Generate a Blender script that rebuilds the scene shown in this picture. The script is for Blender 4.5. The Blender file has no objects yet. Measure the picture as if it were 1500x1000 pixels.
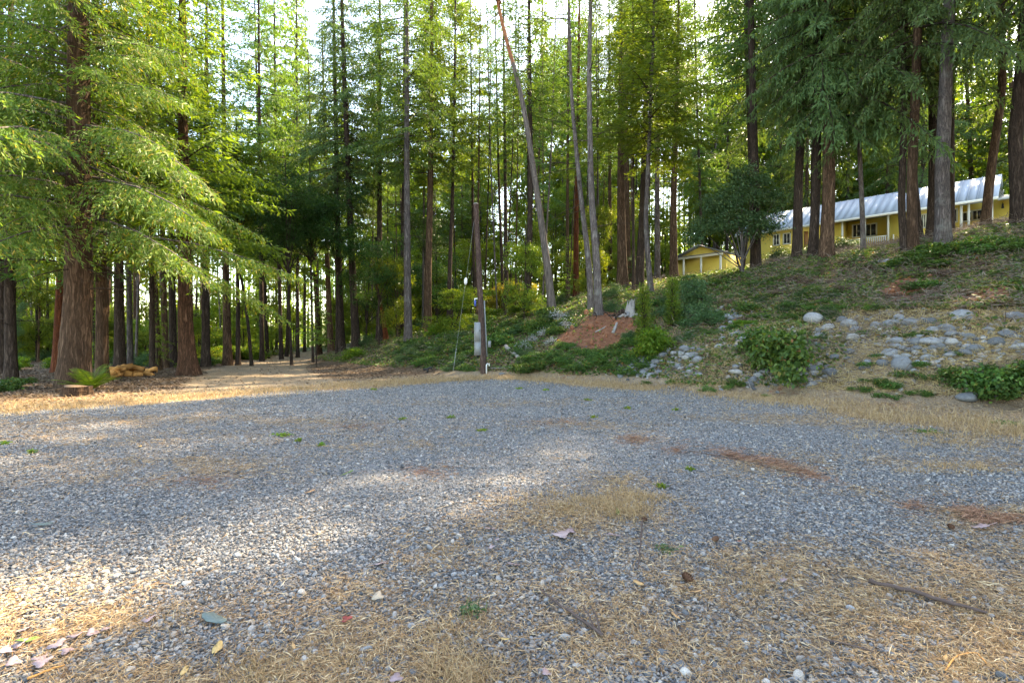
import bpy, math, random
import numpy as np
from mathutils import Vector, Matrix

random.seed(7)
RNG = np.random.default_rng(7)
scene = bpy.context.scene
col = scene.collection

# ------------------------------------------------------------------ camera, sky, sun, exposure
CAM_Z = 1.5
F = 750.0                      # focal length in pixels of a 1500 px wide picture
cam_d = bpy.data.cameras.new('camera'); cam_d.sensor_width = 36.0; cam_d.lens = 18.0
cam_d.clip_start = 0.05; cam_d.clip_end = 2000.0
cam = bpy.data.objects.new('camera', cam_d); col.objects.link(cam)
cam.location = (0, 0, CAM_Z); cam.rotation_euler = (math.radians(90), 0, 0)
scene.camera = cam

SUN_AZ, SUN_EL = math.radians(42), math.radians(46)     # azimuth to the right of the view direction
world = bpy.data.worlds.new('World'); scene.world = world; world.use_nodes = True
wn = world.node_tree.nodes; wn.clear()
sky = wn.new('ShaderNodeTexSky'); sky.sky_type = 'NISHITA'; sky.sun_disc = False
sky.sun_elevation = SUN_EL; sky.sun_rotation = SUN_AZ
sky.air_density = 1.0; sky.dust_density = 1.0; sky.ozone_density = 1.0
wb = wn.new('ShaderNodeBackground'); wb.inputs['Strength'].default_value = 0.15
wo = wn.new('ShaderNodeOutputWorld')
world.node_tree.links.new(sky.outputs[0], wb.inputs[0]); world.node_tree.links.new(wb.outputs[0], wo.inputs[0])
sd = bpy.data.lights.new('sun', 'SUN'); sd.energy = 3.7; sd.angle = math.radians(0.55); sd.color = (1.0, 0.90, 0.74)
sun = bpy.data.objects.new('sun', sd); col.objects.link(sun)
sdir = Vector((math.sin(SUN_AZ) * math.cos(SUN_EL), math.cos(SUN_AZ) * math.cos(SUN_EL), math.sin(SUN_EL)))
sun.rotation_euler = sdir.to_track_quat('Z', 'Y').to_euler(); sun.location = sdir * 80

vs = scene.view_settings
vs.view_transform = 'Standard'; vs.look = 'None'; vs.gamma = 1.0; vs.exposure = 3.1; vs.use_curve_mapping = False
vs.use_white_balance = True; vs.white_balance_temperature = 8200; vs.white_balance_tint = 8
scene.render.engine = 'CYCLES'
cy = scene.cycles
cy.max_bounces = 9; cy.diffuse_bounces = 6; cy.glossy_bounces = 2; cy.transmission_bounces = 4; cy.transparent_max_bounces = 4
cy.use_denoising = True
cy.caustics_reflective = False; cy.caustics_refractive = False
scene.render.film_transparent = False

# ------------------------------------------------------------------ helpers
def tag(o, label=None, cat=None, group=None, kind=None):
    if label: o['label'] = label
    if cat: o['category'] = cat
    if group: o['group'] = group
    if kind: o['kind'] = kind
    return o

def empty(name, loc, label=None, cat=None, group=None, rz=0.0):
    o = bpy.data.objects.new(name, None); o.empty_display_size = 0.2
    o.location = loc; o.rotation_euler = (0, 0, rz); col.objects.link(o)
    return tag(o, label, cat, group)

def mesh_np(name, V, Fc, mats=(), smooth=False, attrs=None, mat_idx=None):
    """V (n,3); Fc (m,k) array or list of such arrays; attrs: name -> per-vertex float array"""
    me = bpy.data.meshes.new(name)
    if not isinstance(Fc, (list, tuple)): Fc = [Fc]
    Fc = [np.asarray(f, dtype=np.int32) for f in Fc if len(f)]
    V = np.asarray(V, dtype=np.float32)
    me.vertices.add(len(V)); me.vertices.foreach_set('co', V.ravel())
    nl = sum(f.size for f in Fc); nf = sum(len(f) for f in Fc)
    me.loops.add(nl); me.loops.foreach_set('vertex_index', np.concatenate([f.ravel() for f in Fc]))
    tot = np.concatenate([np.full(len(f), f.shape[1], np.int32) for f in Fc])
    st = np.zeros(nf, np.int32); st[1:] = np.cumsum(tot)[:-1]
    me.polygons.add(nf); me.polygons.foreach_set('loop_start', st); me.polygons.foreach_set('loop_total', tot)
    if mat_idx is not None: me.polygons.foreach_set('material_index', np.asarray(mat_idx, np.int32))
    if smooth: me.polygons.foreach_set('use_smooth', np.ones(nf, bool))
    for m in mats: me.materials.append(m)
    if attrs:
        for k, a in attrs.items():
            at = me.attributes.new(k, 'FLOAT', 'POINT'); at.data.foreach_set('value', np.asarray(a, np.float32))
    me.update(calc_edges=True); me.validate()
    return me

def obj(name, me, parent=None, loc=(0, 0, 0), rot=(0, 0, 0), scale=(1, 1, 1)):
    o = bpy.data.objects.new(name, me); col.objects.link(o)
    o.location = loc; o.rotation_euler = rot; o.scale = scale
    if parent is not None: o.parent = parent
    return o

class MB:
    """collects quads / tris with numpy"""
    def __init__(s): s.V = []; s.Q = []; s.T = []; s.n = 0; s.a = []
    def add(s, V, Q=None, T=None, tint=0.5):
        V = np.asarray(V, float).reshape(-1, 3)
        if Q is not None and len(Q): s.Q.append(np.asarray(Q, int) + s.n)
        if T is not None and len(T): s.T.append(np.asarray(T, int) + s.n)
        s.V.append(V); s.a.append(np.broadcast_to(np.asarray(tint, float), (len(V),))); s.n += len(V)
        return s
    def box(s, c, size, R=None, tint=0.5):
        h = np.array(size, float) / 2
        P = np.array([[x, y, z] for x in (-1, 1) for y in (-1, 1) for z in (-1, 1)], float) * h
        if R is not None: P = P @ np.asarray(R).T
        return s.add(P + np.array(c), Q=[[0, 1, 3, 2], [4, 6, 7, 5], [0, 4, 5, 1], [2, 3, 7, 6], [0, 2, 6, 4], [1, 5, 7, 3]], tint=tint)
    def tube(s, pts, rad, n=6, cap=True, tint=0.5, rough=0.0, rng=RNG):
        pts = np.asarray(pts, float); k = len(pts); rad = np.broadcast_to(np.asarray(rad, float), (k,))
        T = np.gradient(pts, axis=0); T /= np.linalg.norm(T, axis=1)[:, None] + 1e-9
        ref = np.array([0, 0, 1.0]) if abs(T[0, 2]) < 0.9 else np.array([1.0, 0, 0])
        A = np.cross(T, ref); A /= np.linalg.norm(A, axis=1)[:, None] + 1e-9
        B = np.cross(T, A)
        th = np.arange(n) * 2 * math.pi / n
        r = rad[:, None] * (1 + (rng.normal(0, rough, (k, n)) if rough else 0))
        V = pts[:, None, :] + r[..., None] * (np.cos(th)[None, :, None] * A[:, None, :] + np.sin(th)[None, :, None] * B[:, None, :])
        i = np.arange(k - 1)[:, None] * n; j = np.arange(n)[None, :]; j2 = (j + 1) % n
        Q = np.stack([i + j, i + j2, i + n + j2, i + n + j], -1).reshape(-1, 4)
        V = V.reshape(-1, 3); Tr = None
        if cap:
            V = np.vstack([V, pts[0], pts[-1]])
            jj = np.arange(n)
            Tr = np.vstack([np.stack([np.full(n, k * n), (jj + 1) % n, jj], 1),
                            np.stack([np.full(n, k * n + 1), (k - 1) * n + jj, (k - 1) * n + (jj + 1) % n], 1)])
        return s.add(V, Q, Tr, tint)
    def mesh(s, name, mats, smooth=False):
        V = np.vstack(s.V); Fs = []
        if s.Q: Fs.append(np.vstack(s.Q))
        if s.T: Fs.append(np.vstack(s.T))
        return mesh_np(name, V, Fs, mats, smooth, {'tint': np.concatenate(s.a)})

def unit(v): return v / (np.linalg.norm(v, axis=-1, keepdims=True) + 1e-9)

def leaf_quads(P, D, N, L, W, fold=0.2, at=0.45):
    """kite shaped leaves: base, side, tip, side"""
    D = unit(D); S = unit(np.cross(D, N)); N2 = np.cross(S, D)
    L = np.asarray(L)[:, None]; W = np.asarray(W)[:, None]
    m = P + D * L * at + N2 * W * fold
    V = np.stack([P, m + S * W / 2, P + D * L, m - S * W / 2], 1).reshape(-1, 3)
    Q = np.arange(len(P) * 4).reshape(-1, 4)
    return V, Q

# value noise
_H = np.random.default_rng(3).random((256, 256))
def vnoise(x, y):
    x = np.asarray(x, float); y = np.asarray(y, float)
    xi = np.floor(x).astype(int); yi = np.floor(y).astype(int); fx = x - xi; fy = y - yi
    fx = fx * fx * (3 - 2 * fx); fy = fy * fy * (3 - 2 * fy)
    g = lambda a, b: _H[a & 255, b & 255]
    return (g(xi, yi) * (1 - fx) + g(xi + 1, yi) * fx) * (1 - fy) + (g(xi, yi + 1) * (1 - fx) + g(xi + 1, yi + 1) * fx) * fy
def fbm(x, y, o=4):
    s = 0; a = 0.5; t = 0
    for i in range(o):
        s = s + a * vnoise(x + 17.3 * i, y - 9.1 * i); t += a; a *= .5; x = x * 2.03; y = y * 2.03
    return s / t
def sstep(a, b, x):
    t = np.clip((x - a) / (b - a), 0, 1); return t * t * (3 - 2 * t)

# ------------------------------------------------------------------ materials
MATS = {}
def nt_new(name):
    m = bpy.data.materials.new(name); m.use_nodes = True
    nt = m.node_tree; nt.nodes.clear()
    out = nt.nodes.new('ShaderNodeOutputMaterial')
    MATS[name] = m
    return m, nt, out
def nd(nt, t, **kw):
    n = nt.nodes.new(t)
    for k, v in kw.items(): setattr(n, k, v)
    return n
def setin(n, **kw):
    for k, v in kw.items(): n.inputs[k].default_value = v
def ramp(nt, fac, stops):
    r = nt.nodes.new('ShaderNodeValToRGB'); e = r.color_ramp.elements
    while len(e) > 1: e.remove(e[-1])
    e[0].position = stops[0][0]; e[0].color = (*stops[0][1], 1)
    for p, c in stops[1:]:
        x = e.new(p); x.color = (*c, 1)
    nt.links.new(fac, r.inputs[0]); return r.outputs[0]
def noise(nt, vec, scale, detail=4, rough=.55, dist=0.0):
    n = nt.nodes.new('ShaderNodeTexNoise'); n.inputs['Scale'].default_value = scale
    n.inputs['Detail'].default_value = detail; n.inputs['Roughness'].default_value = rough; n.inputs['Distortion'].default_value = dist
    if vec is not None: nt.links.new(vec, n.inputs['Vector'])
    return n.outputs[0]
def mixc(nt, fac, a, b, mode='MIX'):
    m = nt.nodes.new('ShaderNodeMix'); m.data_type = 'RGBA'; m.blend_type = mode
    for i, v in ((0, fac), (6, a), (7, b)):
        if hasattr(v, 'links') or hasattr(v, 'is_linked'): nt.links.new(v, m.inputs[i])
        else: m.inputs[i].default_value = v if i == 0 else (*v, 1) if len(v) == 3 else v
    return m.outputs[2]
def mth(nt, op, a, b=None, clamp=False):
    m = nt.nodes.new('ShaderNodeMath'); m.operation = op; m.use_clamp = clamp
    for i, v in ((0, a), (1, b)):
        if v is None: continue
        if hasattr(v, 'is_linked'): nt.links.new(v, m.inputs[i])
        else: m.inputs[i].default_value = v
    return m.outputs[0]
def attr(nt, name):
    a = nt.nodes.new('ShaderNodeAttribute'); a.attribute_name = name; return a.outputs['Fac']
def objrand(nt): return nt.nodes.new('ShaderNodeObjectInfo').outputs['Random']
def coords(nt, which='Object'): return nt.nodes.new('ShaderNodeTexCoord').outputs[which]
def mapping(nt, vec, scale=(1, 1, 1), rot=(0, 0, 0)):
    m = nt.nodes.new('ShaderNodeMapping'); m.inputs['Scale'].default_value = scale; m.inputs['Rotation'].default_value = rot
    nt.links.new(vec, m.inputs[0]); return m.outputs[0]
def bump(nt, h, strength=.5, dist=.02):
    b = nt.nodes.new('ShaderNodeBump'); b.inputs['Strength'].default_value = strength; b.inputs['Distance'].default_value = dist
    nt.links.new(h, b.inputs['Height']); return b.outputs[0]
def principled(nt, out, colr, rough=.8, normal=None, spec=.3, metal=0.0, coat=0.0):
    p = nt.nodes.new('ShaderNodeBsdfPrincipled')
    if hasattr(colr, 'is_linked'): nt.links.new(colr, p.inputs['Base Color'])
    else: p.inputs['Base Color'].default_value = (*colr, 1)
    if hasattr(rough, 'is_linked'): nt.links.new(rough, p.inputs['Roughness'])
    else: p.inputs['Roughness'].default_value = rough
    p.inputs['Specular IOR Level'].default_value = spec; p.inputs['Metallic'].default_value = metal
    if normal is not None: nt.links.new(normal, p.inputs['Normal'])
    if out is not None: nt.links.new(p.outputs[0], out.inputs[0])
    return p

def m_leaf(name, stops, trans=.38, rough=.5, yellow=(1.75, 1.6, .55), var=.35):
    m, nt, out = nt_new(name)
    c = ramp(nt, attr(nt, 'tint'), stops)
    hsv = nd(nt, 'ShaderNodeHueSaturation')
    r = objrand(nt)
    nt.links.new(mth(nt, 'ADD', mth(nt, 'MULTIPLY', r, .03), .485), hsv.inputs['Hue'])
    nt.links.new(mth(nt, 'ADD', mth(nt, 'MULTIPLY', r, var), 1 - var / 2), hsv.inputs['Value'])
    nt.links.new(c, hsv.inputs['Color']); c = hsv.outputs[0]
    p = principled(nt, None, c, rough, spec=.16)
    tr = nd(nt, 'ShaderNodeBsdfTranslucent')
    nt.links.new(mixc(nt, 1.0, c, yellow, 'MULTIPLY'), tr.inputs['Color'])
    mx = nd(nt, 'ShaderNodeMixShader'); mx.inputs[0].default_value = trans
    nt.links.new(p.outputs[0], mx.inputs[1]); nt.links.new(tr.outputs[0], mx.inputs[2]); nt.links.new(mx.outputs[0], out.inputs[0])
    return m

def m_bark(name, dark, mid, light, k=1.0, lichen=0.0):
    m, nt, out = nt_new(name)
    v = coords(nt)
    ad = nd(nt, 'ShaderNodeVectorMath', operation='ADD'); nt.links.new(v, ad.inputs[0])
    cb = nd(nt, 'ShaderNodeCombineXYZ'); nt.links.new(mth(nt, 'MULTIPLY', objrand(nt), 40), cb.inputs[2]); nt.links.new(cb.outputs[0], ad.inputs[1]); v = ad.outputs[0]
    dn = nd(nt, 'ShaderNodeTexNoise'); dn.inputs['Scale'].default_value = 3.0 * k; nt.links.new(v, dn.inputs['Vector'])
    dsc = nd(nt, 'ShaderNodeVectorMath', operation='SCALE'); dsc.inputs['Scale'].default_value = .10 / k; nt.links.new(dn.outputs['Color'], dsc.inputs[0])
    av = nd(nt, 'ShaderNodeVectorMath', operation='ADD'); nt.links.new(v, av.inputs[0]); nt.links.new(dsc.outputs[0], av.inputs[1])
    vs_ = mapping(nt, av.outputs[0], (12 * k, 12 * k, 1.3 * k))
    n1 = noise(nt, vs_, 1.0, 5, .6, .3)
    n3 = noise(nt, mapping(nt, v, (30 * k, 30 * k, 6 * k)), 1.0, 4, .7)
    n2 = noise(nt, v, 1.2, 3, .5)
    crack = mth(nt, 'MULTIPLY', mth(nt, 'ABSOLUTE', mth(nt, 'SUBTRACT', n1, .5)), 5.0, True)
    h = mth(nt, 'ADD', mth(nt, 'MULTIPLY', crack, .62), mth(nt, 'MULTIPLY', n3, .55))
    c = ramp(nt, h, [(.25, dark), (.62, mid), (1.05 if False else 1.0, light)])
    c = mixc(nt, mth(nt, 'MULTIPLY', n2, .55), c, tuple(x * .55 for x in mid))
    if lichen:
        c = mixc(nt, mth(nt, 'MULTIPLY', ramp(nt, noise(nt, v, 2.3, 5, .7), [(.52, (0, 0, 0)), (.7, (1, 1, 1))]), lichen), c, (.26, .27, .24))
    hsv = nd(nt, 'ShaderNodeHueSaturation'); nt.links.new(c, hsv.inputs['Color'])
    nt.links.new(mth(nt, 'ADD', mth(nt, 'MULTIPLY', objrand(nt), .4), .8), hsv.inputs['Value'])
    principled(nt, out, hsv.outputs[0], .95, bump(nt, h, .9, .035), spec=.1)
    return m

def m_madrone(name):
    m, nt, out = nt_new(name)
    v = coords(nt); sx = nd(nt, 'ShaderNodeSeparateXYZ'); nt.links.new(v, sx.inputs[0])
    n1 = noise(nt, mapping(nt, v, (9, 9, 1.5)), 1.4, 6, .65); n2 = noise(nt, v, .8, 4, .6)
    grey = ramp(nt, n1, [(.3, (.035, .03, .028)), (.6, (.15, .12, .105)), (.8, (.25, .21, .19))])
    red = ramp(nt, n1, [(.3, (.16, .05, .022)), (.7, (.36, .15, .07))])
    f = ramp(nt, mth(nt, 'ADD', mth(nt, 'MULTIPLY', sx.outputs[2], .05), mth(nt, 'MULTIPLY', n2, .5)), [(.93, (0, 0, 0)), (1.0, (1, 1, 1))])
    principled(nt, out, mixc(nt, f, grey, red), .75, bump(nt, n1, .6, .02), spec=.2)
    return m

def m_plain(name, c, rough=.7, nscale=6.0, amt=.25, bumpd=.0, spec=.3, metal=0.0, rnd=0.0, stretch=(1, 1, 1)):
    m, nt, out = nt_new(name)
    v = mapping(nt, coords(nt), stretch)
    n1 = noise(nt, v, nscale, 5, .6)
    c2 = mixc(nt, n1, tuple(x * (1 - amt) for x in c), tuple(min(1, x * (1 + amt)) for x in c))
    if rnd:
        hsv = nd(nt, 'ShaderNodeHueSaturation'); nt.links.new(c2, hsv.inputs['Color'])
        nt.links.new(mth(nt, 'ADD', mth(nt, 'MULTIPLY', objrand(nt), rnd), 1 - rnd / 2), hsv.inputs['Value']); c2 = hsv.outputs[0]
    principled(nt, out, c2, rough, bump(nt, n1, .6, bumpd) if bumpd else None, spec, metal)
    return m

leaf_fir_lit = m_leaf('needles_fir_sunlit', [(0, (.034, .075, .018)), (.45, (.082, .145, .028)), (.80, (.165, .21, .042)), (.9, (.30, .22, .05)), (1, (.27, .23, .16))], .36, .5, (1.5, 1.5, .5))  # needle colour raised to imitate sunlight on the big fir
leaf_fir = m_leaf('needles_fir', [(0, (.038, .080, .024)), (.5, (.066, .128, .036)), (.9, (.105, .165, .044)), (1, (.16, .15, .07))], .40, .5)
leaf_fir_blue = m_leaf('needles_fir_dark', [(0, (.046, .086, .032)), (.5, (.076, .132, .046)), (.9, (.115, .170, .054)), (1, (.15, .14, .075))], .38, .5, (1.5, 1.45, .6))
leaf_cedar = m_leaf('needles_cedar', [(0, (.060, .110, .022)), (.5, (.100, .170, .032)), (1, (.17, .22, .05))], .5, .5)
leaf_oak = m_leaf('leaves_oak', [(0, (.020, .050, .015)), (.6, (.035, .085, .024)), (1, (.075, .14, .035))], .32, .38)
leaf_bright = m_leaf('leaves_maple', [(0, (.075, .13, .022)), (.5, (.12, .19, .030)), (1, (.22, .26, .045))], .5, .45, (1.7, 1.5, .45))
leaf_gold = m_leaf('leaves_golden', [(0, (.20, .19, .03)), (.6, (.33, .28, .04)), (1, (.42, .36, .07))], .5, .45, (1.1, 1.0, .5))
leaf_bramble = m_leaf('leaves_bramble', [(0, (.028, .068, .020)), (.5, (.070, .140, .036)), (.92, (.160, .235, .055)), (1, (.25, .13, .05))], .34, .42)
leaf_sage = m_leaf('leaves_shrub_dark', [(0, (.036, .080, .036)), (.6, (.070, .135, .058)), (1, (.14, .195, .08))], .3, .42)
leaf_pale = m_leaf('leaves_bleached', [(0, (.22, .23, .22)), (.6, (.36, .37, .37)), (1, (.52, .53, .54))], .25, .6, (1, 1, 1), .2)
leaf_fern = m_leaf('fern_fronds', [(0, (.06, .13, .018)), (.6, (.11, .20, .025)), (1, (.22, .24, .04))], .42, .45)
leaf_dead = m_leaf('leaf_litter', [(0, (.085, .055, .036)), (.4, (.16, .108, .072)), (.75, (.23, .165, .115)), (1, (.29, .22, .17))], .15, .8, (1, .9, .8), .2)
straw_m = m_leaf('dry_straw', [(0, (.13, .066, .036)), (.35, (.30, .17, .088)), (.7, (.46, .31, .175)), (1, (.64, .50, .33))], .2, .7, (1, .9, .7), .15)
grass_m = m_leaf('dry_grass', [(0, (.25, .165, .085)), (.6, (.42, .30, .155)), (1, (.54, .42, .24))], .3, .7, (1, .95, .75), .2)
needle_m = m_leaf('fallen_needles', [(0, (.15, .080, .045)), (.5, (.26, .145, .080)), (1, (.38, .25, .145))], .12, .7, (1, .9, .7), .15)
brush_m = m_leaf('grey_brush', [(0, (.085, .060, .045)), (.5, (.17, .13, .105)), (1, (.28, .24, .20))], .1, .8, (1, 1, 1), .15)

bark_fir = m_bark('bark_fir', (.028, .017, .011), (.13, .078, .050), (.25, .165, .115), .8)
bark_cedar = m_bark('bark_cedar', (.022, .012, .008), (.12, .060, .036), (.24, .145, .095), .8)
bark_dark = m_bark('bark_dark', (.018, .013, .011), (.075, .052, .040), (.16, .12, .095), 1.0)
bark_grey = m_bark('bark_grey', (.040, .034, .034), (.165, .135, .125), (.29, .25, .235), 1.1, .35)
bark_red = m_bark('bark_red', (.05, .015, .008), (.20, .065, .030), (.34, .14, .065), .7)
bark_madrone = m_madrone('bark_madrone')
wood_grey = m_plain('wood_weathered', (.27, .25, .235), .9, 14, .4, .01, .1, stretch=(4, 4, .6))
wood_cut = m_plain('wood_cut', (.42, .20, .065), .85, 9, .4, .006, .1, rnd=1.0)
bark_stick = m_plain('stick_bark', (.085, .062, .055), .9, 30, .45, .004, .1)

# ground
def m_ground():
    m, nt, out = nt_new('ground')
    v = coords(nt)
    g, rd, df, gr = attr(nt, 'gravel'), attr(nt, 'red'), attr(nt, 'duff'), attr(nt, 'green')
    vo = nd(nt, 'ShaderNodeTexVoronoi'); vo.inputs['Scale'].default_value = 42; nt.links.new(v, vo.inputs['Vector'])
    vo2 = nd(nt, 'ShaderNodeTexVoronoi'); vo2.inputs['Scale'].default_value = 19; nt.links.new(v, vo2.inputs['Vector'])
    sep = nd(nt, 'ShaderNodeSeparateColor'); nt.links.new(vo.outputs['Color'], sep.inputs[0])
    cg = ramp(nt, sep.outputs[0], [(0, (.12, .124, .13)), (.5, (.235, .240, .248)), (.85, (.34, .342, .345)), (1, (.46, .43, .40))])
    cg = mixc(nt, mth(nt, 'MULTIPLY', vo.outputs['Distance'], .9, True), cg, (.085, .075, .065))
    nfine = noise(nt, v, 38, 6, .7); nmid = noise(nt, v, 5, 5, .65); nbig = noise(nt, v, .9, 4, .6)
    cd = ramp(nt, nfine, [(.25, (.11, .08, .055)), (.5, (.28, .21, .14)), (.72, (.46, .37, .26))])
    cd = mixc(nt, ramp(nt, nmid, [(.45, (0, 0, 0)), (.75, (1, 1, 1))]), cd, mixc(nt, .35, cd, (.20, .10, .055)))
    soil = ramp(nt, nfine, [(.25, (.035, .022, .014)), (.55, (.105, .066, .040)), (.8, (.20, .135, .085))])
    redc = ramp(nt, mth(nt, 'ADD', mth(nt, 'MULTIPLY', nfine, .5), mth(nt, 'MULTIPLY', nmid, .5)), [(.34, (.10, .042, .024)), (.55, (.24, .105, .060)), (.70, (.36, .19, .12))])
    grn = ramp(nt, nfine, [(.3, (.025, .04, .014)), (.7, (.085, .105, .035))])
    def sharp(a, lo, hi, sc=1.0):
        return ramp(nt, mth(nt, 'ADD', a, mth(nt, 'MULTIPLY', mth(nt, 'SUBTRACT', nmid, .5), sc)), [(lo, (0, 0, 0)), (hi, (1, 1, 1))])
    c = soil
    c = mixc(nt, sharp(gr, .35, .6), c, grn)
    c = mixc(nt, sharp(df, .3, .7), c, cd)
    c = mixc(nt, sharp(g, .35, .65, .9), c, mixc(nt, mth(nt, 'MULTIPLY', sharp(df, .35, .85, 1.4), .6), cg, cd))
    c = mixc(nt, sharp(rd, .42, .62, 1.5), c, redc)
    c = mixc(nt, mth(nt, 'MULTIPLY', nbig, .25), c, mixc(nt, 1, c, (.55, .5, .47), 'MULTIPLY'))
    h = mth(nt, 'ADD', mth(nt, 'MULTIPLY', vo.outputs['Distance'], -.6), mth(nt, 'MULTIPLY', nfine, .8))
    h = mth(nt, 'ADD', h, mth(nt, 'MULTIPLY', vo2.outputs['Distance'], -.6))
    principled(nt, out, c, .95, bump(nt, h, .9, .03), spec=.15)
    return m
ground_m = m_ground()

def m_stone(name, stops):
    m, nt, out = nt_new(name)
    v = coords(nt); c = ramp(nt, objrand(nt), stops)
    n1 = noise(nt, v, 5, 6, .65)
    c = mixc(nt, ramp(nt, n1, [(.35, (0, 0, 0)), (.7, (1, 1, 1))]), mixc(nt, 1.0, c, (.62, .62, .62), 'MULTIPLY'), c)
    principled(nt, out, c, .85, bump(nt, n1, .5, .02), spec=.25)
    return m
gravel_m = m_stone('gravel_stone', [(0, (.080, .082, .086)), (.25, (.16, .165, .173)), (.5, (.25, .255, .262)), (.68, (.33, .332, .333)), (.84, (.37, .30, .24)), (.95, (.44, .41, .375)), (1, (.54, .51, .47))])
rock_m = m_stone('river_rock', [(0, (.11, .115, .12)), (.5, (.21, .218, .226)), (.85, (.29, .292, .295)), (1, (.36, .34, .31))])

# ------------------------------------------------------------------ terrain
def PX(x, y, d): return ((x - 750) / F * d, d, CAM_Z + (500 - y) / F * d)
ctrl = []
for p in [(466, 520, 52), (484, 516, 48), (501, 515, 40), (522, 508, 38), (557, 498, 40), (598, 504, 31), (627, 490, 36), (660, 475, 38), (738, 463, 40),
          (773, 457, 33), (809, 455, 29), (831, 445, 42), (865, 452, 27), (877, 458, 25), (894, 420, 48), (911, 416, 34), (936, 426, 32), (953, 423, 29),
          (963, 410, 42), (986, 408, 40), (1088, 397, 28), (1107, 396, 29), (1167, 380, 27), (1210, 376, 25), (1262, 373, 26), (1325, 364, 22),
          (1363, 350, 24), (1381, 359, 20), (1442, 335, 23), (1492, 328, 20),
          (920, 463, 24), (890, 490, 22.6), (850, 502, 22.2), (1000, 520, 17), (1350, 490, 14.5), (1350, 425, 17.5), (1150, 450, 20), (1050, 450, 22),
          (1500, 450, 14), (1500, 380, 17), (1250, 400, 22), (1000, 450, 24), (940, 463, 24), (800, 492, 25), (700, 512, 26), (600, 521, 28), (540, 526, 31),
          (1093, 400, 54.4), (1240, 366, 49), (1440, 347, 41.5), (1025, 402, 45), (1300, 362, 40), (1180, 378, 40)]:
    ctrl.append(PX(*p))
for p in [(11.25, 11.2), (9.6, 12.6), (7.2, 14.8), (5.4, 17.2), (3.9, 19.2), (1.2, 21.2), (-1.5, 22.4), (-5, 25), (-8.8, 28), (-11.5, 32), (-14.5, 37), (-17.5, 43), (-20, 52)]:
    ctrl.append((*p, 0.0))
for x in np.arange(-60, 10, 6):
    for y in np.arange(-12, 70, 6):
        toe = 22 - .8 * x if x < -1 else 22 - 1.0 * x
        if y < toe - 3: ctrl.append((x, y, 0.0))
for x, y, z in [(12, 5, .3), (14, 8, 1.6), (16, 12, 3.6), (22, 14, 5.6), (22, 4, 2.5), (14, -6, .3), (30, 10, 6.6), (30, 25, 8), (24, -12, 2), (40, 0, 6), (40, 30, 10.2), (48, 45, 13), (36, 58, 11.5),
                (60, 70, 20), (30, 90, 15), (80, 40, 18), (80, -10, 12), (0, 70, 6), (0, 100, 7), (-20, 100, 2), (-40, 90, 0), (-60, 120, 0), (20, 130, 16), (70, 130, 28), (120, 80, 30), (120, 0, 20), (0, 180, 14), (-100, 0, 0), (-100, 100, 0), (-80, 180, 4), (120, 180, 40), (-100, -30, 0), (120, -30, 16), (14, 50, 7.4), (5, 55, 6.6), (-8, 60, 3.4), (-10, 45, 2.0)]:
    ctrl.append((x, y, z))
ctrl = np.array(ctrl)
_d = np.linalg.norm(ctrl[:, None, :2] - ctrl[None, :, :2], axis=-1)
_A = np.block([[-_d + np.eye(len(ctrl)) * -.15, np.ones((len(ctrl), 1))], [np.ones((1, len(ctrl))), np.zeros((1, 1))]])
_w = np.linalg.solve(_A, np.concatenate([ctrl[:, 2], [0]]))
def height(x, y):
    x = np.asarray(x, float); y = np.asarray(y, float); sh = np.broadcast(x, y).shape
    x = np.broadcast_to(x, sh).ravel(); y = np.broadcast_to(y, sh).ravel()
    z = np.empty(len(x))
    for i in range(0, len(x), 20000):
        d = np.hypot(x[i:i + 20000, None] - ctrl[None, :, 0], y[i:i + 20000, None] - ctrl[None, :, 1])
        z[i:i + 20000] = -d @ _w[:-1] + _w[-1]
    hill = sstep(.1, .6, z)
    z = np.where(z < .12, .12 * np.exp(np.minimum((z - .12) / .12, 0)), z) - .05
    z = z + hill * .22 * (fbm(x * .55, y * .55) - .5) * 2 * .8 + .05 * (fbm(x * .5 + 40, y * .5) - .5) + .018 * (fbm(x * 2.2, y * 2.2 + 7, 3) - .5)
    return z.reshape(sh)
_height0 = height
def height(x, y):
    z = _height0(x, y); e = np.zeros(np.shape(z))
    for cx_, cy_, r_, a_ in SCOOP: e = e + a_ * np.exp(-((x - cx_) ** 2 + (y - cy_) ** 2) / r_ ** 2)
    return z + e * (.75 + .8 * fbm(np.asarray(x) * 2.6, np.asarray(y) * 2.6, 4))
SCOOP = []
def h1(x, y): return float(height(np.array([x]), np.array([y]))[0])
def hit(px, py, dmin=2.0, dmax=70):
    d = np.geomspace(dmin, dmax, 900); X = (px - 750) / F * d; Z = CAM_Z + (500 - py) / F * d
    g = height(X, d); k = np.where(g >= Z)[0]
    i = k[0] if len(k) else len(d) - 1
    return np.array([X[i], d[i], g[i]])
def topix(X, Y, Z):
    Y = np.maximum(Y, .3); return 750 + F * X / Y, 500 - F * (Z - CAM_Z) / Y

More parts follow.
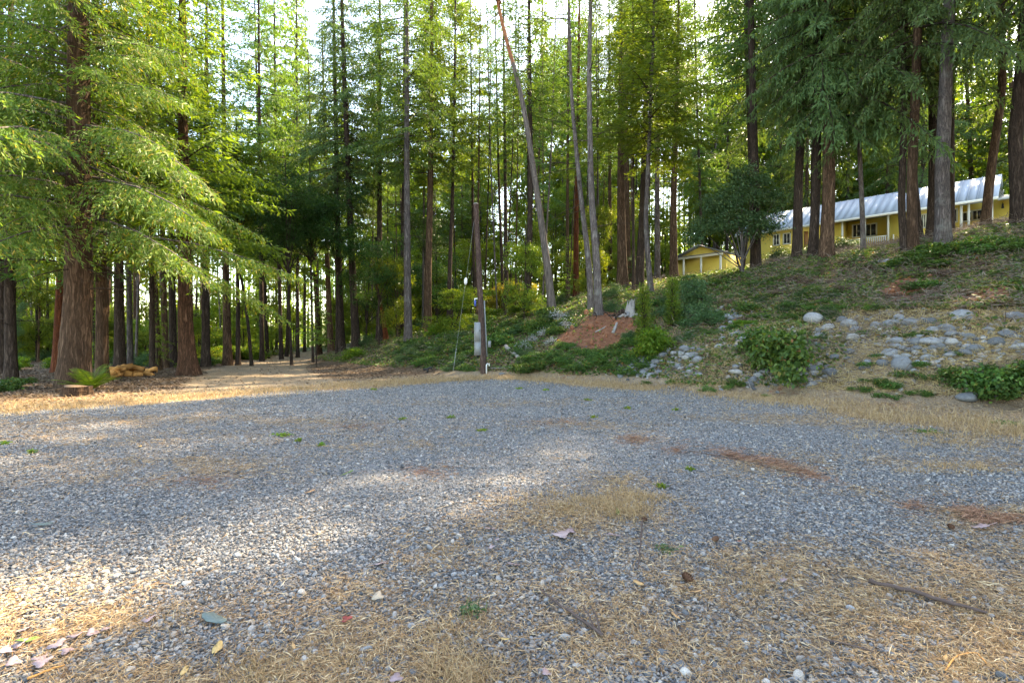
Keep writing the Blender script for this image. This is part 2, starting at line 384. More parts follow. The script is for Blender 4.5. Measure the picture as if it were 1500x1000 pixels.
_c = hit(885, 492); _c2 = hit(1328, 430); SCOOP += [(_c[0], _c[1], 1.15, -.55), (_c[0] - 1.2, _c[1] + .1, .8, -.3), (_c2[0], _c2[1] - .2, .7, -.3)]
YARD = np.array([(-12.6, 8.5), (-10.6, 10.8), (-7.6, 13.9), (-5.0, 17.0), (-2.6, 19.9), (-.6, 20.6), (1.4, 19.3), (2.9, 17.6), (5.2, 14.4), (6.6, 12.2), (7.4, 9.8), (9.0, 6.6), (12, 0), (12, -8), (-14, -8)])
ROAD = np.array([(-7.0, 15.5), (-10.3, 21), (-14.4, 29), (-18, 39), (-21.5, 53), (-25, 67), (-31, 90)])
def polydist(P, X, Y, closed=True):
    d = np.full(X.shape, 1e9); n = len(P)
    for i in range(n if closed else n - 1):
        a = P[i]; b = P[(i + 1) % n]; ab = b - a
        t = np.clip(((X - a[0]) * ab[0] + (Y - a[1]) * ab[1]) / (ab @ ab), 0, 1)
        d = np.minimum(d, np.hypot(X - a[0] - t * ab[0], Y - a[1] - t * ab[1]))
    return d
def inside(P, X, Y):
    c = np.zeros(X.shape, bool); n = len(P)
    for i in range(n):
        a = P[i]; b = P[(i + 1) % n]
        if a[1] == b[1]: continue
        c ^= ((a[1] > Y) != (b[1] > Y)) & (X < (b[0] - a[0]) * (Y - a[1]) / (b[1] - a[1]) + a[0])
    return c
def gravel_mask(X, Y):
    d = polydist(YARD, X, Y); s = np.where(inside(YARD, X, Y), d, -d)
    return sstep(-.7, .8, s + 1.4 * (fbm(X * .9, Y * .9) - .5) + 2.2 * (fbm(X * .33 + 5, Y * .33) - .5) * sstep(5, 9, Y))
def road_mask(X, Y):
    d = polydist(ROAD, X, Y, False); return sstep(3.0, 1.9, d + 1.2 * (fbm(X * .6 + 9, Y * .6) - .5))
# straw / duff patches, given as ground spots seen in the photograph (px, py, half width px, half height px, weight)
DUFF = [(870, 748, 130, 42, 1.0), (800, 770, 120, 40, .6), (40, 940, 260, 60, .9), (250, 900, 220, 40, .7), (330, 990, 260, 40, 1.1), (680, 975, 160, 60, 1.0), (480, 880, 200, 50, .55),
        (800, 880, 260, 60, .6), (1250, 880, 220, 70, 1.0), (1420, 930, 220, 90, 1.3), (1150, 960, 140, 60, .7), (1450, 800, 140, 60, .7), (1100, 840, 120, 40, .7), (330, 682, 120, 20, .8), (60, 700, 160, 22, .6),
        (120, 640, 260, 16, .6), (200, 670, 200, 14, .5), (450, 625, 160, 12, .45), (840, 620, 120, 10, .6), (1130, 678, 100, 20, .8), (930, 642, 40, 8, .7), (1400, 680, 120, 14, .9),
        (1450, 640, 120, 22, 1.0), (1300, 615, 200, 14, .8), (1440, 755, 70, 14, .9), (960, 930, 160, 50, .6), (620, 800, 100, 40, .45), (560, 900, 140, 50, .5), (600, 650, 140, 8, .45), (950, 700, 120, 9, .45), (1250, 715, 140, 9, .5), (700, 590, 260, 7, .45), (1100, 610, 160, 8, .6), (250, 615, 240, 8, .6)]
def duff_mask(X, Y):
    Y2 = np.maximum(Y, .5); px, py = topix(X, Y2, 0.0)
    s = np.zeros(np.shape(X))
    for a, b, ra, rb, w in DUFF: s = s + w * np.exp(-(((px - a) / ra) ** 2 + ((py - b) / rb) ** 2) * 1.1)
    s = np.where(Y < 1.9, .7, s)
    s = s * (.55 + .9 * fbm(X * 1.7 + 3, Y * 1.7)) + .95 * (fbm(X * .45 + 20, Y * .9) - .46)
    return np.clip(s, 0, 1.2)
def red_mask(X, Y):
    s = np.zeros(np.shape(X))
    for (px, py, r, w) in REDS: s = np.maximum(s, w * np.exp(-((X - px) ** 2 + (Y - py) ** 2) / r ** 2))
    return s
REDS = [(*hit(888, 478)[:2], 1.35, 1.25), (*hit(870, 495)[:2], 1.0, 1.1), (*hit(915, 490)[:2], .8, 1.0), (*hit(838, 492)[:2], .8, .9), (*hit(1328, 428)[:2], .9, 1.0), (*hit(1445, 432)[:2], .8, .9), (*hit(835, 546)[:2], .9, .55), (*hit(1150, 575)[:2], .8, .5)]

def axis(lo, flo, fhi, hi, f, g=1.06):
    c = list(np.arange(flo, fhi + 1e-6, f)); s = f; x = c[-1]
    while x < hi: s *= g; x += s; c.append(x)
    s = f; x = flo; pre = []
    while x > lo: s *= g; x -= s; pre.append(x)
    return np.array(pre[::-1] + c)
gx = axis(-260, -24, 24, 300, .21); gy = axis(-60, 1.5, 33, 420, .18)
GX, GY = np.meshgrid(gx, gy); GZ = height(GX, GY)
nxg, nyg = len(gx), len(gy)
gm, rm = gravel_mask(GX, GY), road_mask(GX, GY)
px_, py_ = topix(GX, GY, GZ)
hillm = sstep(.12, .5, GZ)
dm = np.where(hillm > .5, .32 + .75 * (fbm(GX * .7, GY * .7 + 30) - .5) + .35 * sstep(1150, 1300, px_) * sstep(440, 520, py_), np.maximum(duff_mask(GX, GY), 1 - gm) * (.75 + .4 * fbm(GX, GY)))
wood = sstep(2.0, 5.0, polydist(YARD, GX, GY)) * (1 - sstep(.2, .6, gm)) * (1 - hillm) * (1 - .9 * rm)
dm = np.clip(dm * (1 - .75 * wood) + .28 * wood * fbm(GX * .9, GY * .9), 0, 1)
grm = hillm * (.35 + .8 * (fbm(GX * .4 + 5, GY * .4) - .5)) + .5 * sstep(34, 60, GY)
attrsG = {'gravel': np.maximum(gm, rm * .35).ravel(), 'red': red_mask(GX, GY).ravel() * 1.0, 'duff': dm.ravel(), 'green': np.clip(grm, 0, 1).ravel()}
VG = np.stack([GX, GY, GZ], -1).reshape(-1, 3)
ii = (np.arange(nyg - 1)[:, None] * nxg + np.arange(nxg - 1)[None, :])
QG = np.stack([ii, ii + 1, ii + nxg + 1, ii + nxg], -1).reshape(-1, 4)
fg = gm.ravel()[QG].mean(1) > .5
fr = (rm.ravel()[QG].mean(1) > .5) & ~fg
def submesh(name, sel):
    q = QG[sel]; u, inv = np.unique(q, return_inverse=True)
    return mesh_np(name, VG[u], inv.reshape(-1, 4), [ground_m], True, {k: a[u] for k, a in attrsG.items()})
tag(obj('ground', submesh('ground', ~fg & ~fr)), kind='structure')
tag(obj('gravel_yard', submesh('gravel_yard', fg)), kind='structure')
tag(obj('dirt_road', submesh('dirt_road', fr)), kind='structure')

# ------------------------------------------------------------------ tree crowns (shared meshes)
def conifer(seed, H, R, nb, el0, el1, droop, tw_step, tw_frac, sp_step, sp_len, sp_w, hang=.15, lowfade=.12, topp=.8, mats=(), dead=0.0, azw=None, lmin=.0):
    rng = np.random.default_rng(seed); mb = MB(); wood = MB()
    up = np.array([0, 0, 1.0])
    for i in range(nb):
        t = (i + rng.random()) / nb
        prof = min(1, (t + .03) / lowfade if lowfade else 1) ** .5 * (1 - t) ** topp
        az = i * 2.39996 + rng.normal(0, .35); z0 = H * t
        lump = .55 + .75 * float(fbm(np.array([math.cos(az) * 1.3 + seed]), np.array([z0 * .33 + math.sin(az) * 1.3]), 2)[0])
        L = max(R * prof * rng.uniform(.55, 1.15) * lump * 1.08, .35)
        el = el0 + (el1 - el0) * t + rng.normal(0, .10)
        rd = np.array([math.cos(az), math.sin(az), 0.0])
        bend = rng.normal(0, .12)
        sd = np.array([-rd[1], rd[0], 0])
        s = np.arange(.10 * L + .1, L, tw_step) + rng.uniform(-.3, .3, len(np.arange(.10 * L + .1, L, tw_step))) * tw_step
        s = np.clip(s, 0, L)
        def pos(s):
            s = np.asarray(s, float)[:, None]
            return rd * s * math.cos(el) + sd * bend * s * s / L + up * (z0 + s * math.sin(el) - droop * s * s / L + .10 * droop * np.maximum(s - .7 * L, 0))
        ss = np.linspace(0, L * .97, 5)
        wood.tube(pos(ss), np.linspace(.008 + .0075 * L, .005, 5), 3, False, tint=.5, rng=rng)
        P0 = pos(s); T = unit(pos(s + .02) - P0)
        for sign in (-1, 1):
            keep = rng.random(len(s)) < .93
            p = P0[keep]; tt = T[keep]; f = s[keep] / L
            n = len(p)
            if n == 0: continue
            S = unit(np.cross(tt, up)); a = np.radians(rng.normal(58, 12, n))[:, None]
            D2 = unit(tt * np.cos(a) + sign * S * np.sin(a) - up * (hang * rng.uniform(.3, 1.6, n))[:, None] + rng.normal(0, .10, (n, 3)))
            l2 = np.clip(tw_frac * L * (1 - f) ** .55 * np.minimum(1, f * 3 + .25) * rng.uniform(.55, 1.15, n), .14, 1.5)
            k = np.maximum(2, np.ceil(l2 / sp_step).astype(int))
            idx = np.repeat(np.arange(n), k)
            u = (np.arange(len(idx)) - np.repeat(np.cumsum(k) - k, k) + rng.random(len(idx))) / k[idx]
            u = np.clip(u, 0, 1)
            if dead:
                isd = (rng.random(n) < dead * (1.0 - .7 * f))[idx]
            else: isd = np.zeros(len(idx), bool)
            inner = rng.random(len(idx)) < .25 + .75 * np.minimum(1, f[idx] * 2.2 + u * .5)
            idx = idx[inner]; u = u[inner]; isd = isd[inner]
            d2 = D2[idx]; l = l2[idx]
            Pp = p[idx] + d2 * (l * u)[:, None] - up * (hang * .55 * l * u * u)[:, None] + rng.normal(0, .012, (len(idx), 3))
            nn = unit(up * .6 + rng.normal(0, .62, (len(idx), 3)))
            S2 = unit(np.cross(d2, nn)); sg = rng.choice([-1.0, 1.0], len(idx))
            D3 = unit(d2 * .8 + S2 * (sg * rng.uniform(.1, .95, len(idx)))[:, None] - up * (hang * rng.uniform(0, 1.4, len(idx)))[:, None] + rng.normal(0, .15, (len(idx), 3)))
            L3 = sp_len * rng.uniform(.6, 1.25, len(idx)); W3 = sp_w * rng.uniform(.7, 1.25, len(idx))
            W3 = np.where(isd, W3 * .22, W3)
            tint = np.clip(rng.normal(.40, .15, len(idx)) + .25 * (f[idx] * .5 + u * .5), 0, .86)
            gold = rng.random(len(idx)) < .035
            tint = np.where(gold, .9, tint); tint = np.where(isd, 1.0, tint)
            V, Q = leaf_quads(Pp, D3, nn, L3, W3, .12)
            mb.add(V, Q, tint=np.repeat(tint, 4))
    nq = sum(len(q) for q in mb.Q)
    mb.add(np.vstack(wood.V), np.vstack(wood.Q), tint=.5)
    V = np.vstack(mb.V); Q = np.vstack(mb.Q)
    mi = np.zeros(len(Q), int); mi[nq:] = 1
    return mesh_np('crown', V, Q, mats, False, {'tint': np.concatenate(mb.a)}, mi)

def broadleaf(seed, lobes, nclump, nleaf, cr, L, W, mats, up_bias=.8, stem=True, droop=.3, shell=.45):
    """lobes: (x,y,z,rx,ry,rz); leaves gather in clumps at twig ends"""
    rng = np.random.default_rng(seed); mb = MB(); wood = MB()
    vol = np.array([a[3] * a[4] * a[5] for a in lobes]); vol = vol ** .75; vol /= vol.sum()
    for li, (cx, cy_, cz, rx, ry, rz) in enumerate(lobes):
        m = max(3, int(nclump * vol[li]))
        d = unit(rng.normal(0, 1, (m, 3))); r = (shell + (1 - shell) * rng.random(m) ** .6)
        C = np.array([cx, cy_, cz]) + d * r[:, None] * np.array([rx, ry, rz]) * rng.uniform(.75, 1.15, (m, 1))
        cs = cr * rng.uniform(.55, 1.35, m)
        ctint = rng.normal(.45, .17, m)
        idx = np.repeat(np.arange(m), (nleaf * rng.uniform(.5, 1.4, m)).astype(int) + 2)
        off = rng.normal(0, .5, (len(idx), 3)) * cs[idx][:, None] * np.array([1, 1, .6])
        P = C[idx] + off
        D = unit(off * .6 / (cs[idx][:, None]) + rng.normal(0, .6, (len(idx), 3)) - np.array([0, 0, droop]))
        N = unit(rng.normal(0, .55, (len(idx), 3)) + np.array([0, 0, up_bias]))
        tint = np.clip(ctint[idx] + rng.normal(0, .16, len(idx)), 0, 1)
        V, Q = leaf_quads(P, D, N, L * rng.uniform(.6, 1.3, len(idx)), W * rng.uniform(.65, 1.25, len(idx)), .16)
        mb.add(V, Q, tint=np.repeat(tint, 4))
        if stem:
            c = np.array([cx, cy_, cz]); b = np.array([0, 0, max(0, cz * .15)])
            mid = (b + c) / 2 + rng.normal(0, .08, 3) * cz
            t = np.linspace(0, 1, 6)[:, None]
            pts = (1 - t) ** 2 * b + 2 * t * (1 - t) * mid + t * t * c
            r0 = .012 * (rx + ry + rz) + .01
            wood.tube(pts, np.linspace(r0, r0 * .35, 6), 4, False, rng=rng)
            for j in rng.choice(m, min(m, 10), replace=False):
                q = np.linspace(0, 1, 4)[:, None]
                wood.tube(c * (1 - q) + C[j] * q + rng.normal(0, .03, (4, 3)) * rz, np.linspace(r0 * .35, .004, 4), 3, False, rng=rng)
    nq = sum(len(q) for q in mb.Q)
    if stem: mb.add(np.vstack(wood.V), np.vstack(wood.Q), tint=.5)
    V = np.vstack(mb.V); Q = np.vstack(mb.Q); mi = np.zeros(len(Q), int); mi[nq:] = 1
    return mesh_np('crown', V, Q, mats, False, {'tint': np.concatenate(mb.a)}, mi)

CROWN = {}
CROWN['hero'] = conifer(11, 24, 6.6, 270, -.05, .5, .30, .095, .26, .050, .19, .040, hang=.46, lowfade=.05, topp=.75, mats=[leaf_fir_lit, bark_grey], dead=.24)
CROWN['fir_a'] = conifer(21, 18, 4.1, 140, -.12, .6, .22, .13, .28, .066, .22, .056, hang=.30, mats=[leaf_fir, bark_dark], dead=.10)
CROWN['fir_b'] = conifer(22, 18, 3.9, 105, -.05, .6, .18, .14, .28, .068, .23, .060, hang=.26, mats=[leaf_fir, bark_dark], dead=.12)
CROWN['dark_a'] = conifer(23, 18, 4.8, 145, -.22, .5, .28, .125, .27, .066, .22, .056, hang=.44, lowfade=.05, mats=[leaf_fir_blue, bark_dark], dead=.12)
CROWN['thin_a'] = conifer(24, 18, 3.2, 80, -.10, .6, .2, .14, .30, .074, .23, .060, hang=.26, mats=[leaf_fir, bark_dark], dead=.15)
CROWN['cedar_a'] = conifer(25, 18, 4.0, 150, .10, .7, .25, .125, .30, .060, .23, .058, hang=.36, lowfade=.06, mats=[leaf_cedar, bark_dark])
CROWN['pole_fir'] = conifer(26, 9, 2.0, 70, -.05, .7, .2, .16, .32, .08, .22, .07, hang=.25, lowfade=.1, mats=[leaf_cedar, bark_dark])
def lobes(seed, n, R, z0, z1, r):
    g = np.random.default_rng(seed); out = []
    for i in range(n):
        a = g.random() * 6.283; q = R * math.sqrt(g.random()); z = z0 + (z1 - z0) * g.random()
        k = r * g.uniform(.7, 1.25); out.append((q * math.cos(a), q * math.sin(a), z, k, k * g.uniform(.8, 1.1), k * .7))
    return out
CROWN['oak_a'] = broadleaf(31, lobes(31, 11, 2.2, 2.0, 6.5, 1.3), 420, 34, .42, .13, .062, [leaf_oak, bark_dark])
CROWN['oak_b'] = broadleaf(32, lobes(32, 9, 1.3, 2.0, 5.5, .85), 330, 34, .34, .11, .050, [leaf_sage, bark_grey])
CROWN['maple_a'] = broadleaf(33, lobes(33, 13, 2.6, 2.0, 9.0, 1.5), 430, 30, .5, .17, .11, [leaf_bright, bark_dark])
CROWN['maple_b'] = broadleaf(34, lobes(34, 10, 1.8, 1.0, 6.0, 1.2), 330, 30, .45, .16, .10, [leaf_bright, bark_dark])
CROWN['gold_a'] = broadleaf(35, lobes(35, 9, 1.6, .8, 4.5, 1.0), 260, 30, .42, .16, .10, [leaf_gold, bark_dark])
CROWN['madrone'] = broadleaf(36, lobes(36, 12, 2.8, 0, 9.0, 1.35), 380, 30, .45, .14, .065, [leaf_bright, bark_red])
CROWN['far_fir'] = conifer(27, 20, 4.2, 120, -.1, .6, .2, .22, .32, .12, .40, .16, hang=.2, lowfade=.08, mats=[leaf_cedar, bark_dark])

# ------------------------------------------------------------------ trees
def trunk_mesh(path, r0, r1, mat, flare=.35, n=14, seed=0, flute=.05):
    """path: world points from base to top, local to the base"""
    rng = np.random.default_rng(seed); path = np.asarray(path, float)
    seg = np.linalg.norm(np.diff(path, axis=0), axis=1); cum = np.concatenate([[0], np.cumsum(seg)]); Lt = cum[-1]
    k = 26 if n <= 16 else 70
    u = np.linspace(0, 1, k) ** 1.6 * Lt
    P = np.stack([np.interp(u, cum, path[:, i]) for i in range(3)], 1)
    for _ in range(2):                                   # smooth the bends
        Q = P.copy(); Q[1:-1] = (P[:-2] + 2 * P[1:-1] + P[2:]) / 4; P = Q
    r = r0 + (r1 - r0) * (u / Lt) ** .9
    r = r * (1 + flare * np.exp(-u / (r0 * 2.2)))
    th = np.arange(n) * 2 * math.pi / n
    f = np.ones((k, n))
    for m in (3, 5, 7, 11):
        ph = rng.random() * 6.28
        f += flute * (rng.uniform(.4, 1)) / (1 + .25 * m) * np.cos(m * th[None, :] + ph + .25 * u[:, None] * rng.normal(0, .3)) * (1 + 2.2 * np.exp(-u / (r0 * 2.5)))[:, None]
    if n > 16: f += rng.normal(0, .018, (k, n))
    V = np.stack([P[:, 0, None] + r[:, None] * f * np.cos(th), P[:, 1, None] + r[:, None] * f * np.sin(th), np.repeat(P[:, 2, None], n, 1)], -1).reshape(-1, 3)
    i = np.arange(k - 1)[:, None] * n; j = np.arange(n)[None, :]; j2 = (j + 1) % n
    Qf = np.stack([i + j, i + j2, i + n + j2, i + n + j], -1).reshape(-1, 4)
    return mesh_np('trunk', V, Qf, [mat], True), P

def dead_branches(P, r_at, z0, z1, nb, ln, seed, mat):
    """bare snags on the lower trunk; P: trunk centre line"""
    rng = np.random.default_rng(seed); mb = MB()
    for i in range(nb):
        z = rng.uniform(z0, z1); c = np.array([np.interp(z, P[:, 2], P[:, 0]), np.interp(z, P[:, 2], P[:, 1]), z])
        a = rng.random() * 6.283; L = ln * rng.uniform(.3, 1.1); e = rng.normal(.05, .25)
        d = np.array([math.cos(a), math.sin(a), e]); t = np.linspace(0, 1, 5)[:, None]
        pts = c + d * (t * L) + np.array([0, 0, -.22 * L]) * t * t + np.cumsum(rng.normal(0, .025 * L, (5, 3)), 0) * t
        mb.tube(pts, np.linspace(.010 + .005 * L, .004, 5), 4, False, rng=rng)
        for k in range(rng.integers(1, 4)):
            q = rng.uniform(.35, .95); b = pts[0] * (1 - q) + pts[-1] * q; b = np.array([np.interp(q, np.linspace(0, 1, 5), pts[:, m]) for m in range(3)])
            dd = d * .5 + rng.normal(0, .5, 3); dd[2] -= .25
            mb.tube(np.array([b, b + dd * L * .16, b + dd * L * .3 + np.array([0, 0, -.05 * L])]), np.linspace(.008, .003, 3), 3, False, rng=rng)
    return mb.mesh('dead_branches', [mat], False)

TREES = 0
def tree(name, label, pts, d, wpx, bark, crown=None, cb=9.0, ch=18.0, cR=1.0, H=None, group=None, snag=None, n=14, flare=.35, cat='tree', base=None, spin=None):
    """pts: photo pixels up the trunk from its foot, at depth d; wpx: trunk width in photo pixels near the foot"""
    global TREES; TREES += 1; seed = 1000 + TREES
    rng = np.random.default_rng(seed)
    b = np.array(PX(*pts[0], d)) if base is None else np.array(base, float)
    b[2] = h1(b[0], b[1]) - .12
    root = empty(name, b, label, cat, group)
    W = [np.zeros(3)]
    for p in pts[1:]:
        q = np.array(PX(*p, d)); W.append(np.array([q[0] - b[0], rng.normal(0, .15), q[2] - b[2]]))
    H = H or cb + ch * .96
    if len(W) == 1: W.append(np.array([rng.normal(0, .012) * H, rng.normal(0, .012) * H, H * .5]))
    dv = W[-1] - W[-2]; dv = dv / max(dv[2], .1)
    if W[-1][2] < H: W.append(W[-1] + dv * .55 * (H - W[-1][2]) + np.array([0, 0, .45 * (H - W[-1][2])]))
    r0 = wpx / F * d / 2
    me, P = trunk_mesh(W, r0, max(.035, r0 * .22), bark, flare, n, seed)
    obj('trunk', me, root)
    if snag: obj('dead_branches', dead_branches(P, r0, snag[0], snag[1], snag[2], snag[3], seed, bark_dark), root)['kind'] = 'stuff'
    if crown:
        cx, cyy = np.interp(cb, P[:, 2], P[:, 0]), np.interp(cb, P[:, 2], P[:, 1])
        tx, ty = np.interp(H, P[:, 2], P[:, 0]), np.interp(H, P[:, 2], P[:, 1])
        hc = {'hero': 24, 'pole_fir': 9, 'far_fir': 20}.get(crown, 18 if 'fir' in crown or crown in ('dark_a', 'thin_a', 'cedar_a') else 8)
        sz = ch / hc
        ax = Vector(((tx - cx) / ch, (ty - cyy) / ch, 1)).normalized()
        o = obj('crown', CROWN[crown], root, (cx, cyy, cb))
        q = ax.to_track_quat('Z', 'Y') @ Matrix.Rotation(rng.random() * 6.283 if spin is None else spin, 4, 'Z').to_quaternion()
        o.rotation_mode = 'QUATERNION'; o.rotation_quaternion = q
        o.scale = (cR, cR, sz) if crown == 'hero' else (cR * rng.uniform(.8, 1.25), cR * rng.uniform(.8, 1.25), sz)
    return root

# left edge
tree('fir_tree', 'biggest fir with thick brown trunk and sunlit yellow-green drooping branches beside a low stump', [(107, 567), (110, 430), (116, 250)], 16.8, 38, bark_fir, 'hero', 5.0, 24, .95, spin=1.1, n=40, snag=(3.2, 8, 70, 2.8), flare=.22)
tree('fir_tree', 'brown fir trunk half lit, right behind the fern and big fir', [(149, 559), (148, 400), (150, 200)], 19.5, 16, bark_fir, 'fir_a', 7.5, 18, 1.1, snag=(3, 8, 12, 1.8), n=16)
tree('fir_tree', 'dark fir trunk rising behind the firewood pile', [(176, 545), (177, 380), (178, 200)], 26.5, 14, bark_dark, 'fir_b', 9, 18, 1.0, snag=(4, 9, 8, 1.5))
tree('fir_tree', 'pale sunlit slim trunk beside the firewood pile', [(191, 544), (189, 400), (186, 200)], 27.5, 8, bark_grey, 'thin_a', 10, 16, 1.0)
tree('cedar_tree', 'cedar with flared reddish-brown trunk at the road edge, leafy twig on its right', [(277, 549), (274, 480), (271, 380), (270, 200)], 23, 21, bark_cedar, 'cedar_a', 5.2, 19, 1.2, n=40, flare=.75, snag=(3.5, 7, 12, 1.8))
tree('fir_tree', 'fir trunk with reddish lit side hidden behind the biggest fir', [(84, 548), (86, 380), (88, 200)], 25, 14, bark_red, 'fir_a', 6.5, 18, 1.0)
tree('fir_tree', 'dark fir with low hanging green boughs left of the biggest fir', [(17, 556), (20, 420), (22, 250)], 20.5, 15, bark_dark, 'fir_a', 4.2, 18, 1.15, snag=(2, 6, 14, 1.8))
tree('fir_tree', 'dark trunk at the wood edge beside a low green bush', [(2, 550), (4, 400)], 24, 12, bark_dark, 'fir_b', 5.0, 18, 1.1)
tree('fir_tree', 'slim dark trunk first in the row between the firewood and the flared cedar', [(223, 548), (220, 420), (216, 300)], 24.5, 8, bark_dark, 'thin_a', 8, 14, .9)
tree('fir_tree', 'brown trunk in the middle of the row between firewood and flared cedar', [(232, 546), (230, 400)], 27, 10, bark_fir, 'fir_b', 9, 16, .8)
tree('fir_tree', 'straight brown trunk next to the flared cedar on the firewood side', [(243, 545), (241, 400)], 29, 9, bark_fir, 'fir_b', 10, 16, .9)
tree('fir_tree', 'dark trunk just behind the flared cedar on the firewood side', [(254, 546), (253, 400)], 30, 11, bark_dark, 'fir_a', 9, 16, .9)
tree('fir_tree', 'dark trunk in brush just past the flared cedar along the road', [(301, 543), (300, 400)], 30, 12, bark_dark, 'fir_a', 8, 16, .9)
tree('fir_tree', 'brown trunk with sunlit edge beside the dirt road', [(334, 541), (332, 400)], 33, 12, bark_fir, 'fir_b', 9, 18, 1.0)
tree('bay_tree', 'slim trunk that forks from its neighbour beside the dirt road', [(349, 538), (351, 450), (349, 360)], 33, 7, bark_dark, 'maple_b', 8, 8, 1.0)
tree('bay_tree', 'thin dark bow-shaped trunk curving over the dirt road edge', [(369, 536), (366, 480), (356, 430), (348, 390)], 32, 5, bark_dark, 'maple_b', 6.5, 7, .9)
# centre left
tree('fir_tree', 'sunlit orange-brown trunk where the dirt road meets the wood', [(467, 520), (463, 440), (461, 350)], 50, 8.5, bark_cedar, 'fir_a', 12, 18, 1.1)
tree('fir_tree', 'leaning brown trunk just past the end of the dirt road', [(485, 516), (481, 450), (478, 380)], 46, 9, bark_fir, 'fir_b', 12, 18, 1.0)
tree('fir_tree', 'tall dark fir, first of the close pair above the mossy road bank', [(501, 514), (497, 400), (493, 250), (491, 100)], 40, 11, bark_dark, 'dark_a', 10.5, 22, 1.2, snag=(6, 14, 26, 3.0))
tree('fir_tree', 'tall dark fir, second of the close pair above the mossy road bank', [(522, 508), (515, 400), (508, 200), (503, 50)], 38, 12, bark_dark, 'dark_a', 12, 22, 1.2, snag=(6, 14, 22, 2.6))
tree('fir_tree', 'dark trunk wrapped in leafy oak twigs on the bank', [(556, 499), (555, 400), (555, 300)], 40, 10, bark_dark, 'fir_a', 12, 22, 1.25, snag=(4, 13, 14, 2.0))
tree('madrone_tree', 'leaning rust-red broken trunk against a dark one on the bank', [(566, 500), (560, 455), (553, 420)], 39, 8, bark_red, None, H=6.3)
tree('fir_tree', 'dark trunk close behind the straight grey-brown trunk on the bank', [(587, 494), (590, 400), (592, 250)], 38, 11, bark_dark, 'fir_b', 12, 22, 1.25, snag=(5, 12, 12, 2.0))
tree('fir_tree', 'straight grey-brown fir standing on top of the leafy bank', [(598, 505), (597, 400), (596, 250), (594, 50)], 31, 12, bark_grey, 'fir_a', 11, 20, 1.1, snag=(5, 12, 22, 2.4), n=16)
tree('fir_tree', 'reddish-brown fir with one sunlit side, next after the straight bank fir', [(626, 490), (628, 400), (631, 250), (632, 100)], 36, 12, bark_fir, 'cedar_a', 11, 20, 1.15, snag=(5, 13, 18, 2.4))
tree('fir_tree', 'slim dark trunk slightly bent, standing before the utility pole', [(657, 474), (659, 400), (663, 280), (666, 100)], 38, 7, bark_dark, 'fir_b', 13, 18, 1.15, snag=(5, 14, 16, 2.0))
tree('fir_tree', 'thin black trunk seen just beside the top of the utility pole', [(700, 470), (694, 400), (692, 300)], 44, 5, bark_dark, 'cedar_a', 13, 18, .9, snag=(6, 13, 10, 1.8))
tree('fir_tree', 'slim forked trunk by the golden shrub', [(737, 464), (735, 380), (731, 280)], 42, 5, bark_dark, 'thin_a', 13, 16, 1.0, snag=(6, 13, 10, 1.8))
tree('fir_tree', 'dark trunk rising out of the golden shrub', [(743, 464), (741, 380), (740, 250), (738, 100)], 41, 7, bark_dark, 'fir_b', 14, 16, .9, snag=(6, 13, 14, 2.2))
tree('fir_tree', 'dark straight trunk between the golden shrub and the leaning madrone', [(773, 458), (775, 380), (778, 250), (776, 100)], 33, 10, bark_dark, 'fir_b', 12, 17, 1.05, snag=(5, 13, 14, 2.4))
tree('madrone_tree', 'leaning madrone with smooth reddish upper trunk', [(809, 456), (803, 400), (788, 290), (765, 138), (742, 60), (727, 0)], 29, 12, bark_madrone, 'madrone', 17, 7, .9, H=23.5, snag=(8, 15, 8, 1.8))
tree('fir_tree', 'thin reddish trunk behind the leaning madrone', [(831, 446), (831, 380), (832, 250)], 43, 6, bark_fir, 'thin_a', 13, 16, 1.0)
tree('fir_tree', 'reddish trunk with sunlit edge behind the twin grey trunks', [(844, 440), (844, 350), (845, 250)], 45, 9, bark_red, 'fir_b', 14, 16, 1.0)
tree('fir_tree', 'bowed grey trunk, slimmer of the twin trunks above the red dirt', [(866, 453), (861, 380), (851, 290), (837, 130), (833, 0)], 27, 9.5, bark_grey, 'thin_a', 16.5, 4.5, .5, snag=(4, 16, 30, 3.0), n=16)
tree('fir_tree', 'straight grey trunk, thicker of the twin trunks above the red dirt', [(877, 459), (873, 380), (866, 290), (863, 120), (866, 0)], 25, 12, bark_grey, 'fir_b', 15, 8, .62, snag=(5, 16, 26, 2.6), n=16)
tree('fir_tree', 'far slim trunk behind the thicker twin', [(894, 421), (893, 300)], 48, 7, bark_fir, 'thin_a', 13, 16, 1.0)
tree('fir_tree', 'thick brown fir right behind the torn stump', [(912, 417), (910, 300), (909, 100)], 34, 15, bark_fir, 'fir_a', 14, 9, .6, snag=(6, 15, 20, 2.6), n=16)
tree('fir_tree', 'brown trunk half hidden by the thick fir behind the torn stump', [(920, 417), (918, 300)], 38, 10, bark_fir, 'fir_b', 14, 16, .9)
tree('fir_tree', 'dark brown trunk beside the leaning pale grey tree', [(936, 427), (940, 330), (944, 200)], 33, 13, bark_dark, 'fir_b', 13, 7.5, .55)
tree('cedar_tree', 'leaning pale grey trunk with bright green feathery crown', [(954, 424), (946, 330), (949, 240), (956, 110), (957, 30)], 28, 8.5, bark_grey, 'cedar_a', 7.4, 14, 1.2, snag=(3.5, 8, 10, 2.2))
tree('fir_tree', 'greyish straight trunk near the yellow shed, the slimmer one', [(963, 411), (963, 300)], 41, 9, bark_grey, 'fir_b', 13, 16, .9)
tree('fir_tree', 'brown straight trunk standing right beside the yellow shed', [(987, 409), (988, 300), (989, 150)], 38, 12, bark_fir, 'fir_a', 12, 10, .7)
